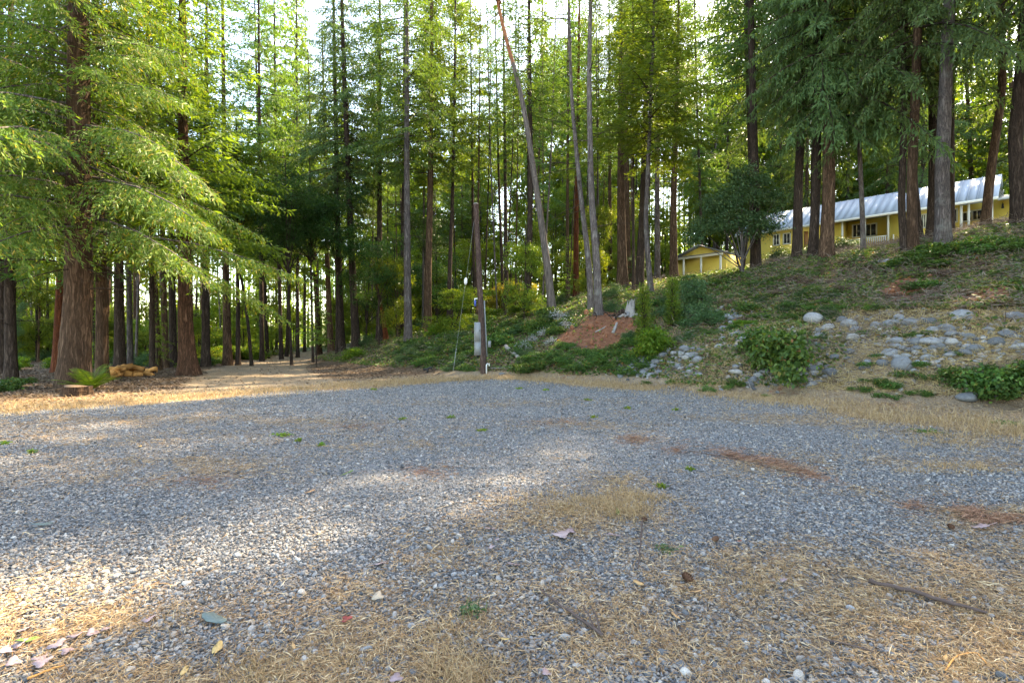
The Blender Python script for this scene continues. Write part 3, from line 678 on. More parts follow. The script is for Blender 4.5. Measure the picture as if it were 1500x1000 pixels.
# hill, right
def multi_oak(px, py, d):
    b = np.array(PX(px, py, d)); b[2] = h1(b[0], b[1]) - .1
    root = empty('oak_tree', b, 'small round bushy oak with dark blue-green leaves on the hill before the houses', 'tree')
    for k, (dx, dy) in enumerate(((-.55, .2), (.0, 0), (.5, .3))):
        me, P = trunk_mesh([(0, 0, 0), (dx * .4, dy * .4, .8), (dx, dy, 2.6), (dx * 1.5, dy, 4.2)], .06 + .02 * (k == 1), .025, bark_grey if k == 1 else bark_dark, .3, 10, 77 + k)
        obj('trunk', me, root)
    me = broadleaf(37, [(-.9, 0, 2.9, 1.0, .9, .7), (.5, .2, 2.7, 1.1, 1.0, .7), (-.5, 0, 4.1, .9, .9, .8), (1.5, .3, 2.9, .8, .8, .6), (-2.1, .2, 2.6, .7, .8, .5), (.8, 0, 4.6, .8, .8, .8), (.1, .1, 5.3, .6, .6, .6), (-1.6, 0, 3.7, .7, .7, .5), (1.7, 0, 3.9, .55, .6, .45), (-2.5, 0, 1.9, .5, .5, .35)], 480, 40, .36, .125, .065, [leaf_sage, bark_grey])
    obj('crown', me, root)
multi_oak(1087, 398, 27)
tree('fir_tree', 'straight dark trunk rising through the round bushy oak', [(1107, 396), (1105, 300), (1103, 150)], 29, 14, bark_dark, 'fir_b', 11, 24, 1.0, snag=(6, 12, 18, 2.6), n=16)
tree('fir_tree', 'dark fir trunk before the left end of the yellow house', [(1167, 381), (1169, 280), (1175, 100)], 27, 12.5, bark_dark, 'dark_a', 8.6, 27, .8, n=16)
tree('fir_tree', 'slimmer trunk of the joined pair before the yellow house', [(1190, 377), (1192, 280), (1194, 120)], 26, 13, bark_dark, 'dark_a', 7.0, 28, .75, n=16)
tree('fir_tree', 'thick trunk of the joined pair before the yellow house', [(1210, 377), (1213, 280), (1216, 120)], 25, 18, bark_fir, 'dark_a', 6.4, 32, 1.1, n=20)
tree('fir_tree', 'thin pale grey trunk in front of the white porch railing', [(1265, 374), (1262, 300), (1258, 180)], 25, 7, bark_grey, 'dark_a', 5.8, 13, .55)
tree('fir_tree', 'bowed dark trunk at the end of the white porch railing', [(1326, 364), (1322, 300), (1320, 220), (1327, 40)], 22, 10, bark_dark, 'dark_a', 7.0, 24, .8, n=16, snag=(3, 8, 14, 1.6))
tree('fir_tree', 'grey-brown trunk pressed against the bowed dark trunk', [(1338, 360), (1335, 280), (1338, 150), (1345, 0)], 21, 14, bark_fir, 'dark_a', 8.0, 25, .85, n=16, snag=(3, 8, 10, 1.4))
tree('fir_tree', 'thin black trunk between two thicker trunks before the house', [(1349, 355), (1347, 250)], 25, 9, bark_dark, 'thin_a', 12, 20, 1.1)
tree('fir_tree', 'dark trunk touching the thick pale trunk before the house', [(1364, 351), (1367, 250), (1372, 0)], 24, 13, bark_dark, 'fir_b', 12, 22, 1.0, n=16)
tree('fir_tree', 'thick pale grey straight trunk on the hill edge before the house', [(1381, 359), (1381, 250), (1388, 0)], 20, 19, bark_grey, 'fir_b', 11, 22, 1.0, n=24, snag=(4, 11, 16, 2.0))
tree('fir_tree', 'dark trunk half hidden behind the thick pale trunk', [(1393, 352), (1394, 250)], 25, 10, bark_dark, 'fir_b', 11, 22, 1.0)
tree('fir_tree', 'leaning brown trunk before the house entrance with sparse boughs', [(1442, 336), (1452, 250), (1467, 120), (1476, 20)], 23, 12, bark_fir, 'thin_a', 7.5, 22, 1.3, n=16, snag=(3, 10, 20, 2.4))
tree('fir_tree', 'dark thick trunk past the house entrance', [(1494, 329), (1493, 200), (1496, 60)], 20, 19, bark_dark, 'dark_a', 8.0, 25, .9, n=20, snag=(3, 8, 12, 1.8))
# trees beyond the right edge of the photograph, whose shade covers the yard
for k, (x, y, c) in enumerate([(22.5, 17, 'dark_a'), (25, 22, 'fir_a'), (20.5, 11.5, 'fir_a'), (24, 12, 'dark_a'), (17.5, 6, 'fir_a'), (22, 6, 'dark_a'), (29, 17, 'fir_b'), (30, 26, 'dark_a'), (27, 7, 'fir_a'), (17, 0, 'dark_a'), (23, -1, 'fir_a')]):
    tree('fir_tree', 'fir on the hillside past the thick trunk by the house entrance', [(0, 0)], 20, 16, bark_fir, c, 8, 25, 1.2, base=(x, y, 0), group='firs along the hill edge')

for lab, (px, d, c) in {'tall fir added to shade the yard, hidden behind the joined pair before the house': (1193, 34, 'dark_a'), 'tall fir added to shade the yard, hidden behind the thick trunk of the joined pair': (1213, 37, 'fir_a'), 'tall fir added to shade the yard, hidden behind the dark trunk touching the thick pale one': (1366, 31, 'dark_a'), 'tall fir added to shade the yard, hidden behind the dark trunk in the bushy oak': (1106, 37, 'fir_a'), 'tall fir added to shade the yard, hidden behind the trunk at the house left end': (1169, 38, 'dark_a')}.items():  # added firs, tucked behind other trunks to block sun on the yard
    X_ = (px - 750) / F * d; tree('fir_tree', lab, [(0, 0)], d, 12, bark_dark, c, 12, 28, 1.5, base=(X_, d, 0))

# background trees
def bgtree(name, label, x, y, w, bark, crown, cb, ch, cR, group):
    label = {'bark_dark': 'dark-barked ', 'bark_fir': 'brown-barked ', 'bark_grey': 'grey-barked '}[bark.name] + ('thick ' if w >= .3 else '') + label if name == 'forest_tree' else label
    d = y; tree(name, label, [(0, 0)], d, w / d * F, bark, crown, cb, ch, cR, group=group, base=(x, y, 0), n=10)
rb = random.Random(5)
for k in range(28):                       # wood beyond the road, left
    y = rb.uniform(32, 74); px = rb.uniform(-60, 470); x = (px - 750) / F * y
    if abs(polydist(ROAD, np.array([x]), np.array([y]), False)[0]) < 3: continue
    w = rb.choice([.14, .18, .22, .3, .4])
    bgtree('forest_tree', 'slim forest tree standing in the sunlit wood behind the dirt road', x, y, w, rb.choice([bark_dark, bark_fir, bark_grey]), rb.choice(['thin_a', 'fir_b', 'far_fir', 'far_fir']), rb.uniform(7, 13), rb.uniform(14, 20), rb.uniform(.45, .75), 'slim trees of the wood behind the road')
for k in range(22):                       # wood behind the bank, centre
    y = rb.uniform(56, 86); px = rb.uniform(470, 1060); x = (px - 750) / F * y
    w = rb.choice([.15, .2, .3, .4])
    if math.hypot(x - 16.5, y - 46) < 6 or (x > 20 and y < 70): continue
    bgtree('forest_tree', 'slender forest tree in the bright wood behind the leafy bank', x, y, w, rb.choice([bark_dark, bark_fir, bark_fir, bark_grey]), rb.choice(['thin_a', 'fir_b', 'far_fir', 'cedar_a']), rb.uniform(5, 11), rb.uniform(24, 36), rb.uniform(.85, 1.2), 'slender trees behind the bank')
for k, (px, y) in enumerate([(520, 60), (575, 52), (610, 62), (640, 50), (680, 56), (712, 50), (560, 70), (785, 54), (815, 60), (850, 56), (885, 62), (925, 58), (960, 55), (650, 72), (740, 70), (830, 75), (905, 74), (430, 70), (380, 62), (300, 66), (220, 60), (140, 64), (60, 60), (345, 78), (500, 80), (590, 82)]):
    x = (px - 750) / F * y
    bgtree('maple_tree', 'bright yellow-green broadleaf tree glowing in the wood', x, y, .16, bark_dark, ['maple_a', 'maple_b'][k % 2], rb.uniform(-.5, 3.0), rb.uniform(7, 10), rb.uniform(1.0, 1.4), 'bright broadleaf trees in the wood')
for k in range(40):
    y = rb.uniform(70, 90); px = rb.uniform(480, 960) if k < 18 else rb.uniform(600, 1080); x = (px - 750) / F * y
    if polydist(ROAD, np.array([x]), np.array([y]), False)[0] < 3 or math.hypot(x - 16.5, y - 46) < 7 or (x > 18 and y < 66): continue
    bgtree('maple_tree', 'tall slim yellow-green broadleaf tree in the sunlit wood', x, y, .2, bark_dark, ['maple_a', 'maple_b'][k % 2], rb.uniform(3, 12) if k < 18 else rb.uniform(12, 28), rb.uniform(12, 20), rb.uniform(1.2, 1.7), 'tall broadleaf trees in the wood')
for k in range(46):
    y = rb.uniform(26, 56); px = rb.uniform(-40, 480) if k % 4 else rb.uniform(520, 960); x = (px - 750) / F * y
    if polydist(ROAD, np.array([x]), np.array([y]), False)[0] < 3 or gravel_mask(np.array([x]), np.array([y]))[0] > .1: continue
    hh = rb.uniform(3, 7)
    bgtree('sapling', 'young leafy sapling growing among the trunks', x, y, .06, bark_dark, rb.choice(['maple_b', 'maple_b', 'oak_b', 'pole_fir']), rb.uniform(-.4, 1.5), hh, rb.uniform(.4, .75), 'saplings among the trunks')
for k in range(64):
    y = rb.uniform(30, 62) if k < 44 else rb.uniform(38, 56); px = rb.uniform(-30, 480) if k % 5 and k < 44 else rb.uniform(540, 980); x = (px - 750) / F * y
    if polydist(ROAD, np.array([x]), np.array([y]), False)[0] < 3: continue
    tree('pole_tree', 'thin bare pole-like trunk in the wood with a high sparse top', [(0, 0)], y, rb.uniform(.09, .2) / y * F, rb.choice([bark_dark, bark_fir, bark_grey]), 'thin_a', rb.uniform(9, 13), rb.uniform(9, 14), rb.uniform(.4, .65), group='thin pole trees of the wood', base=(x, y, 0), n=8, snag=(2, 9, 6, 1.2))
for k in range(15):
    px = 500 + k * 34 + rb.uniform(-10, 10); y = rb.uniform(44, 56); x = (px - 750) / F * y
    if math.hypot(x - 16.5, y - 46) < 6: continue
    bgtree('young_maple', 'bushy lime-green young maple lit behind the bank', x, y, .08, bark_dark, 'maple_b', rb.uniform(-.8, .5), rb.uniform(4, 7.5), rb.uniform(.6, .95), 'lime-green young maples behind the bank')
for k in range(24):
    px = rb.uniform(-20, 470); y = rb.uniform(36, 56); x = (px - 750) / F * y
    if polydist(ROAD, np.array([x]), np.array([y]), False)[0] < 3.2: continue
    bgtree('young_maple', 'lime-green young maple in the wood beyond the road', x, y, .08, bark_dark, 'maple_b', rb.uniform(-.8, .5), rb.uniform(3, 6), rb.uniform(.6, .95), 'lime-green young maples beyond the road')
for px, y, s in ((748, 42.5, .75), (764, 43.5, .8), (722, 44, .6)):
    x = (px - 750) / F * y
    bgtree('golden_shrub', 'golden-yellow leafy shrub behind the bank', x, y, .08, bark_dark, 'gold_a', -.6, 8 * s * .8, s, 'golden shrubs behind the bank')
for px, y, cb, s in ((395, 30, 5.5, 1.0), (432, 33, 6.8, 1.15), (470, 34, 5.5, .9)):
    x = (px - 750) / F * y
    bgtree('oak_tree', 'dark evergreen oak overhanging the dirt road', x, y + 3.0, .2, bark_dark, 'oak_a', cb, 8, s, 'dark oaks over the dirt road')
for px, y, cb, s in ((555, 36, 2.8, .8), (535, 39, 1.6, .75), (640, 44, .5, .9), (620, 40, 5, .7)):
    x = (px - 750) / F * y
    bgtree('oak_tree', 'small leafy oak among the dark trunks above the road bank', x, y, .12, bark_dark, 'oak_a', cb, 8 * s, s, 'small oaks above the road bank')
for k in range(26):                       # wooded slope behind the houses
    y = rb.uniform(56, 95); px = rb.uniform(1010, 1560); x = (px - 750) / F * y
    bgtree('forest_tree', 'tall fir on the sunlit slope behind the yellow house', x, y + max(0, (px - 1090) * .02), .4, bark_grey, rb.choice(['far_fir', 'fir_b', 'thin_a', 'far_fir']), rb.uniform(3, 8), rb.uniform(26, 38), rb.uniform(1.1, 1.5), 'firs on the slope behind the house')
for k in range(9):
    px = 1040 + k * 60; y = 68 + (k % 3) * 6; x = (px - 750) / F * y
    bgtree('maple_tree', 'yellow-green broadleaf tree behind the yellow house', x, y, .16, bark_dark, ['maple_a', 'maple_b'][k % 2], rb.uniform(0, 3), 9, 1.3, 'broadleaf trees behind the house')

for k in range(13):  # ring of firs added behind the house to shade the hill face
    t = -16 + k * 3.6; q = 12 + 3.5 * (k % 3)
    bgtree('forest_tree', 'tall dense fir added close behind the yellow house roof to shade the hill', 37.7 - .69 * t + .724 * q, 41 + .724 * t + .69 * q, .5, bark_fir, ['dark_a', 'fir_a', 'far_fir'][k % 3], 4, 30, 1.3, 'added firs shading the hill')

for px, d, c in ((392, 46, 'fir_b'), (420, 52, 'far_fir'), (446, 58, 'fir_b'), (1030, 52, 'fir_b'), (1065, 60, 'far_fir'), (1085, 70, 'far_fir'), (405, 70, 'far_fir'), (384, 40, 'fir_a'), (412, 44, 'cedar_a'), (436, 48, 'fir_a')):
    bgtree('forest_tree', 'tall thin-crowned fir showing against the open sky', (px - 750) / F * d, d, .35, bark_dark, c, 9, 32, 1.15, 'thin firs against the sky')

# far wood: one mass of many small crowns and stems
def far_forest():
    rng = np.random.default_rng(91); mb = MB()
    n = 900; ang = rng.uniform(-1.0, 1.0, n); r = rng.uniform(88, 150, n)
    X = np.sin(ang) * r; Y = np.cos(ang) * r * .9; Z = height(X, Y)
    for x, y, z in zip(X, Y, Z):
        H = rng.uniform(22, 42) if rng.random() < .5 else rng.uniform(4, 10); R = H * rng.uniform(.14, .24) + .5
        m = 120; t = rng.random(m) ** .8; a = rng.random(m) * 6.283; q = R * (1 - t * .85) * np.sqrt(rng.random(m))
        P = np.stack([x + q * np.cos(a), y + q * np.sin(a), z + .3 + H * (.05 + .95 * t)], 1)
        D = np.stack([np.cos(a), np.sin(a), rng.normal(-.3, .4, m)], 1)
        V, Q = leaf_quads(P, D, unit(rng.normal(0, .5, (m, 3)) + np.array([0, 0, 1])), rng.uniform(.5, 1.1, m), rng.uniform(.25, .5, m))
        mb.add(V, Q, tint=np.repeat(np.clip(rng.normal(.5, .2, m), 0, 1), 4))
        mb.tube(np.array([[x, y, z - .2], [x, y, z + H * .9]]), [.16, .04], 4, False)
    return mb.mesh('far_forest', [leaf_bright])
tag(obj('far_forest', far_forest()), 'hazy mass of distant forest behind all the trunks', 'forest', kind='stuff')

# ------------------------------------------------------------------ houses
yellow_m = m_plain('yellow_siding', (.84, .62, .13), .75, 2.2, .10, .004)
cream_m = m_plain('white_trim', (.78, .75, .66), .6, 4, .06)
roof_m = m_plain('metal_roof', (.40, .44, .50), .6, 1.5, .10, 0, .5, rnd=.10)
glass_m = m_plain('window_glass', (.03, .03, .035), .08, 1, .2, 0, .8)
door_m = m_plain('door_wood', (.36, .16, .06), .6, 5, .2)
deck_m = m_plain('deck_wood', (.40, .33, .25), .8, 5, .2)
black_m = m_plain('black_plastic', (.02, .02, .02), .5, 4, .2)
metal_m = m_plain('grey_metal', (.21, .22, .225), .5, 7, .18, 0, .4)
pvc_m = m_plain('white_plastic', (.70, .70, .68), .5, 4, .1)
blue_m = m_plain('blue_glass', (.05, .09, .35), .3, 4, .1)
pole_m = m_bark('pole_wood', (.030, .020, .018), (.115, .075, .062), (.19, .14, .12), 1.6)

UX, UY = -.6897, .7241            # house length, towards its far end
HO = np.array([37.7, 41.0])
HZ = 10.0
def on_wall(px, py, w):
    r = (px - 750) / F; nx, ny = .7241, .6897
    t = (r * (HO[1] + ny * w) - HO[0] - nx * w) / (UX - r * UY)
    Y = HO[1] + UY * t + ny * w
    return t, CAM_Z + (500 - py) / F * Y - HZ
def lbox(name, parent, t0, t1, w0, w1, z0, z1, mat):
    mb = MB(); mb.box(((t0 + t1) / 2, -(w0 + w1) / 2, (z0 + z1) / 2), (abs(t1 - t0), abs(w1 - w0), abs(z1 - z0)))
    return obj(name, mb.mesh(name, [mat]), parent)
house = empty('yellow_house', (HO[0], HO[1], HZ), 'long yellow house with pale metal roof and white porch railing on the hill', 'house', rz=math.atan2(UY, UX))
EZ = 2.93
T = lambda x, w=.5: on_wall(x, 300, w)[0]
tl, tr = T(1092), T(1463)
def window(parent, x0, x1, y0, y1, w):
    ta, za = on_wall(x0, y1, w); tb, zb = on_wall(x1, y0, w)
    t0, t1 = min(ta, tb), max(ta, tb); z0, z1 = za, max(za + .5, zb)
    win = lbox('window', parent, t0, t1, w - .03, w - .012, z0, z1, glass_m)
    mb = MB(); f = .11
    for a in ((t0 - f, t0, z0 - f, z1 + f), (t1, t1 + f, z0 - f, z1 + f), (t0, t1, z0 - f, z0), (t0, t1, z1, z1 + f), ((t0 + t1) / 2 - .03, (t0 + t1) / 2 + .03, z0, z1)):
        mb.box(((a[0] + a[1]) / 2, -(w - .035), (a[2] + a[3]) / 2), (a[1] - a[0], .06, a[3] - a[2]))
    obj('frame', mb.mesh('frame', [cream_m]), win)
    return win
# walls
for x0, x1, w in ((1092, 1232, .5), (1302, 1405, .5), (1456, 1530, .35)):
    lbox('wall', house, T(x0), T(x1), w, w + .22, -2.2, EZ + .1 if w == .5 else 2.75, yellow_m)
for x0, x1, w in ((1232, 1302, 2.1), (1405, 1456, 2.1)):
    lbox('wall', house, T(x0), T(x1), w, w + .2, -2.0, EZ + .1, yellow_m)
    for x in (x0, x1): lbox('wall', house, T(x) - .1, T(x) + .1, .723, 2.097, -2.0, EZ + .1, yellow_m)
    lbox('porch_floor', house, T(x0) - .11, T(x1) + .11, .1, 2.09, on_wall((x0 + x1) / 2, 0, .5)[1] * 0 - .15, .0, deck_m)
lbox('wall', house, tl, tl - .22, .73, 8.6, -2.6, EZ + .1, yellow_m)
lbox('wall', house, tl, T(1530), 8.62, 8.8, -2.6, EZ + .1, yellow_m)
mbg = MB(); mbg.add([(tl + .02, -.5, EZ), (tl + .02, -8.7, EZ), (tl + .02, -4.6, 5.62), (tl - .2, -.5, EZ), (tl - .2, -8.7, EZ), (tl - .2, -4.6, 5.62)], Q=[[0, 1, 4, 3], [1, 2, 5, 4], [2, 0, 3, 5]], T=[[0, 2, 1], [3, 4, 5]])
obj('gable', mbg.mesh('gable', [yellow_m]), house)
# roof of metal panels
rt0, rt1 = tl + .9, tr
mbr = MB(); mbr.add([(rt0, .15, 2.9), (rt1, .15, 2.9), (rt1, -4.6, 5.70), (rt0, -4.6, 5.70), (rt0, -9.3, 2.9), (rt1, -9.3, 2.9), (rt0, .15, 2.78), (rt1, .15, 2.78), (rt1, -4.6, 5.58), (rt0, -4.6, 5.58), (rt0, -9.3, 2.78), (rt1, -9.3, 2.78)],
    Q=[[0, 1, 2, 3], [3, 2, 5, 4], [6, 9, 8, 7], [9, 10, 11, 8], [0, 6, 7, 1], [4, 5, 11, 10], [0, 3, 9, 6], [3, 4, 10, 9], [1, 7, 8, 2], [2, 8, 11, 5]])
roof = obj('roof', mbr.mesh('roof', [roof_m]), house)
npan = int(abs(rt0 - rt1) / .62); lo = min(rt0, rt1); pw = abs(rt0 - rt1) / npan
mp = MB()
a = math.atan2(2.8, 4.75); R_ = np.array([[1, 0, 0], [0, math.cos(a), math.sin(a)], [0, -math.sin(a), math.cos(a)]])
mp.box((0, 0, .012), (pw - .03, 5.50, .02), R_); mp.box(tuple(R_ @ np.array([pw / 2 - .015, 0, .04])), (.05, 5.50, .06), R_)
pan_me = mp.mesh('roof_panel', [roof_m])
for i in range(npan): obj('roof_panel', pan_me, roof, (lo + pw * (i + .5), -2.24, 4.30))
lbox('fascia', house, rt0 + .02, rt1 - .02, -.165, -.20, 2.68, 2.90, cream_m)
# lower entry roof at the near end
me_ = MB(); me_.add([(tr - .002, .5, 2.62), (tr - 5, .5, 2.62), (tr - 5, -5, 4.0), (tr - .002, -5, 4.0), (tr - .002, .5, 2.48), (tr - 5, .5, 2.48), (tr - 5, -5, 3.86), (tr - .002, -5, 3.86)], Q=[[0, 3, 2, 1], [4, 5, 6, 7], [0, 1, 5, 4], [3, 7, 6, 2], [0, 4, 7, 3], [1, 2, 6, 5]])
obj('entry_roof', me_.mesh('entry_roof', [cream_m]), house)
for x in (1234, 1267, 1301): lbox('post', house, T(x, .2) - .07, T(x, .2) + .07, .13, .27, .0, 2.8, cream_m)
for x in (1408, 1419, 1453): lbox('post', house, T(x, .2) - .08, T(x, .2) + .08, .13, .27, -.2, 2.8, cream_m)
mb = MB(); t0, t1 = T(1301, .2), T(1234, .2)
mb.box(((t0 + t1) / 2, -.2, .95), (abs(t1 - t0) - .16, .09, .07)); mb.box(((t0 + t1) / 2, -.2, .14), (abs(t1 - t0) - .16, .07, .06))
for t in np.arange(min(t0, t1) + .2, max(t0, t1) - .1, .15): mb.box((t, -.2, .54), (.06, .05, .77))
obj('railing', mb.mesh('railing', [cream_m]), house)
mb = MB(); mb.box((t0 - .3 - .06, -.55, .95), (.07, .7, .07))
for w in np.arange(.25, .9, .13): mb.box((t0 - .36, -w, .5), (.05, .05, .86))
obj('railing', mb.mesh('railing', [cream_m]), house)
for x0, x1, y0, y1, w in ((1134, 1141, 344, 359, .5), (1148.5, 1157, 342, 357, .5), (1250, 1260, 329, 347, 2.1), (1268, 1283, 328, 346, 2.1), (1351, 1355, 315, 333, .5), (1395, 1401, 307, 325, .5), (1411, 1423, 311, 324, 2.1), (1425, 1438, 308, 322, 2.1)):
    window(house, x0, x1, y0, y1, w)
ta, za = on_wall(1178, 362, .5); tb, zb = on_wall(1184, 340, .5)
dr = lbox('door', house, ta, tb, .43, .49, za - .6, zb + .1, door_m)
lbox('handle', dr, tb + .1, tb + .17, .39, .425, za + .35, za + .42, metal_m)
tq, zq = on_wall(1469, 303, .35)
mb = MB(); mb.tube(np.array([[tq, -.34, zq + .25], [tq, -.15, zq + .3], [tq, -.15, zq + .2]]), .02, 5); mb.tube(np.array([[tq, -.15, zq + .2], [tq, -.15, zq - .15]]), [.06, .09], 8)
obj('porch_lamp', mb.mesh('porch_lamp', [black_m]), house)

# shed
SD = 45.0
sb = np.array([(1026 - 750) / F * SD, SD]); sz = CAM_Z + (500 - 403) / F * SD
shed = empty('yellow_shed', (sb[0], sb[1], sz), 'small yellow gabled shed with white porch posts below the house', 'shed', rz=math.atan2(UY, UX))
hw = 2.3
def sbox(name, t0, t1, w0, w1, z0, z1, mat, parent=shed): return lbox(name, parent, t0, t1, w0, w1, z0, z1, mat)
sbox('wall', -hw, hw, 0, .12, -1.5, 1.65, yellow_m); sbox('wall', -hw, -hw + .12, .122, 3.6, -1.5, 1.62, yellow_m); sbox('wall', hw - .12, hw, .122, 3.6, -1.5, 1.62, yellow_m)
mb = MB(); mb.add([(-hw, -.0, 1.66), (hw, -.0, 1.66), (0, -.0, 2.5), (-hw, -.12, 1.66), (hw, -.12, 1.66), (0, -.12, 2.5)], Q=[[0, 1, 4, 3], [1, 2, 5, 4], [2, 0, 3, 5]], T=[[0, 2, 1], [3, 4, 5]])
obj('gable', mb.mesh('gable', [yellow_m]), shed)
for s in (-1, 1):
    mb = MB(); a = math.atan2(.86, hw) * s; R_ = np.array([[math.cos(a), 0, math.sin(a)], [0, 1, 0], [-math.sin(a), 0, math.cos(a)]])
    mb.box((s * (hw + .2) / 2, -1.6, 2.13), (2.75, 4.2, .07), R_); obj('roof', mb.mesh('roof', [metal_m]), shed)
sbox('beam', -hw - .1, hw + .1, -.95, -.83, 1.42, 1.58, cream_m)
mb = MB(); mb.add([(-hw - .15, 1.1, 1.59), (hw + .15, 1.1, 1.59), (hw + .15, .02, 1.76), (-hw - .15, .02, 1.76), (-hw - .15, 1.1, 1.64), (hw + .15, 1.1, 1.64), (hw + .15, .02, 1.81), (-hw - .15, .02, 1.81)], Q=[[0, 3, 2, 1], [4, 5, 6, 7], [0, 1, 5, 4], [2, 3, 7, 6], [0, 4, 7, 3], [1, 2, 6, 5]])
obj('porch_roof', mb.mesh('porch_roof', [metal_m]), shed)
for t in (-2.2, -.5, 1.1, 2.2): sbox('post', t - .07, t + .07, -.95, -.82, -1.2, 1.419, cream_m)
mb = MB(); gp = hit(1076, 392, 35); gz = gp[2]
for z in (.25, .6, .95, 1.25): mb.tube(np.array([[-.9, 0, z], [.9, 0, z]]), .025, 6)
for x in (-.9, 0, .9): mb.tube(np.array([[x, 0, -.1], [x, 0, 1.3]]), .03, 6)
gate = empty('pipe_gate', (gp[0], 46.0, h1(gp[0] / gp[1] * 46, 46.0) + .1), 'grey pipe gate between the shed and the house', 'gate'); gate.location.x = (1076 - 750) / F * 46
obj('rails', mb.mesh('rails', [metal_m]), gate)

# ------------------------------------------------------------------ utility pole
pb = hit(709, 546); pd = pb[1]
pole = empty('utility_pole', pb, 'leaning brown wooden utility pole with grey cabinet at the gravel edge', 'pole')
tp = np.array(PX(697, 299, pd)) - pb
def pl(z): return np.array([tp[0] * z / tp[2], 0, z])
me, _P = trunk_mesh([(0, 0, -.3), tuple(pl(tp[2] * .5)), tuple(tp)], .15, .11, pole_m, .03, 20, 5, .01)
obj('shaft', me, pole)
mb = MB(); mb.tube(np.array([pl(tp[2] - .02), pl(tp[2] + .03)]), .108, 16); obj('top_cap', mb.mesh('top_cap', [wood_grey]), pole)
def pz(y): return CAM_Z + (500 - y) / F * pd - pb[2]
cx = (701 - 709.5) / F * pd
mb = MB(); mb.box((cx - .02, .0, (pz(472) + pz(520)) / 2), (.30, .26, pz(472) - pz(520))); mb.box((cx - .02, -.136, (pz(474) + pz(500)) / 2), (.25, .012, pz(474) - pz(500))); mb.box((cx - .02, -.136, (pz(502) + pz(518)) / 2), (.25, .012, pz(502) - pz(518)))
cab = obj('meter_cabinet', mb.mesh('meter_cabinet', [metal_m]), pole)
mb = MB(); mb.tube(np.array([[cx + .08, -.15, pz(484)], [cx + .08, -.19, pz(484)]]), .02, 6); obj('latch', mb.mesh('latch', [black_m]), cab)
mb = MB(); mb.tube(np.array([[cx - .02, 0, pz(520) - .12], [cx - .02, 0, pz(520)]]), .05, 8); obj('cabinet_foot', mb.mesh('cabinet_foot', [black_m]), cab)
mb = MB(); mb.tube(np.array([pl(pz(y)) + [.165, .03, 0] for y in (522, 495, 470, 440)]), .03, 8); obj('conduit', mb.mesh('conduit', [metal_m]), pole)
mb = MB(); mb.box((.24, .02, pz(504)), (.13, .12, .28)); mb.box((.24, -.045, pz(504)), (.10, .012, .22)); obj('junction_box', mb.mesh('junction_box', [metal_m]), pole)
mb = MB(); mb.tube(np.array([[.12, -.2, -.1], [.12, -.2, .36], [.16, -.2, .42], [.23, -.2, .42], [.25, -.2, .3]]), .03, 8); obj('pipe_riser', mb.mesh('pipe_riser', [pvc_m]), pole)
c = pl(pz(443)); mb = MB(); mb.tube(np.array([c + [-.24, -.02, -.16], c + [-.24, -.02, .1]]), [.055, .045], 10); obj('insulator', mb.mesh('insulator', [blue_m]), pole)
mb = MB(); mb.tube(np.array([c + [-.26, -.02, .05], c + [-.26, -.02, .16], c + [-.1, 0, .18]]), .035, 6); obj('bracket', mb.mesh('bracket', [pvc_m]), pole)
g0 = np.array(PX(663, 546, pd)) - pb; g0[2] = -.1
tt = np.linspace(0, 1, 8)[:, None]
mb = MB(); mb.tube(g0 * (1 - tt) + (pl(tp[2] - .15)) * tt, .0055, 5); gw = obj('guy_wire', mb.mesh('guy_wire', [metal_m]), pole)
q = (pz(411) + .1) / (tp[2]); c = g0 * (1 - q) + pl(tp[2] - .15) * q
mb = MB(); mb.tube(np.array([c - [.01, 0, .16], c - [.005, 0, .08], c + [.005, 0, .08], c + [.01, 0, .16]]), [.03, .075, .075, .03], 8); obj('insulator', mb.mesh('insulator', [pvc_m]), gw)
mb = MB(); mb.tube(np.array([g0 * (1 - q) + pl(tp[2] - .15) * q for q in (.02, .16)]), .014, 6); obj('wire_guard', mb.mesh('wire_guard', [metal_m]), gw)

# ------------------------------------------------------------------ stumps, logs, firewood
def log_mesh(L, r, seed, mats, n=12, jag=.0, bend=.04):
    rng = np.random.default_rng(seed); t = np.linspace(0, 1, 9)
    pts = np.stack([t * L - L / 2, np.cumsum(rng.normal(0, bend * L / 9, 9)), np.cumsum(rng.normal(0, bend * L / 12, 9))], 1)
    mb = MB(); mb.tube(pts, r * (1 - .25 * t) * (1 + rng.normal(0, .05, 9)), n, True, rough=.06, rng=rng); return mb.mesh('log', mats, True)
sp = hit(113, 580)
st = empty('tree_stump', sp, 'low sawn stump with flat top in front of the biggest fir', 'stump')
me, _P = trunk_mesh([(0, 0, -.15), (0, 0, .2), (.01, 0, .27)], .30, .29, bark_fir, .25, 28, 9, .06); obj('bark', me, st)
mb = MB(); mb.tube(np.array([[0, 0, .2], [0.01, 0, .262]]), .285, 24, True); obj('cut_face', mb.mesh('cut_face', [m_plain('stump_wood', (.13, .085, .055), .9, 22, .4, .005)]), st)
rl = random.Random(3)
log_me = []
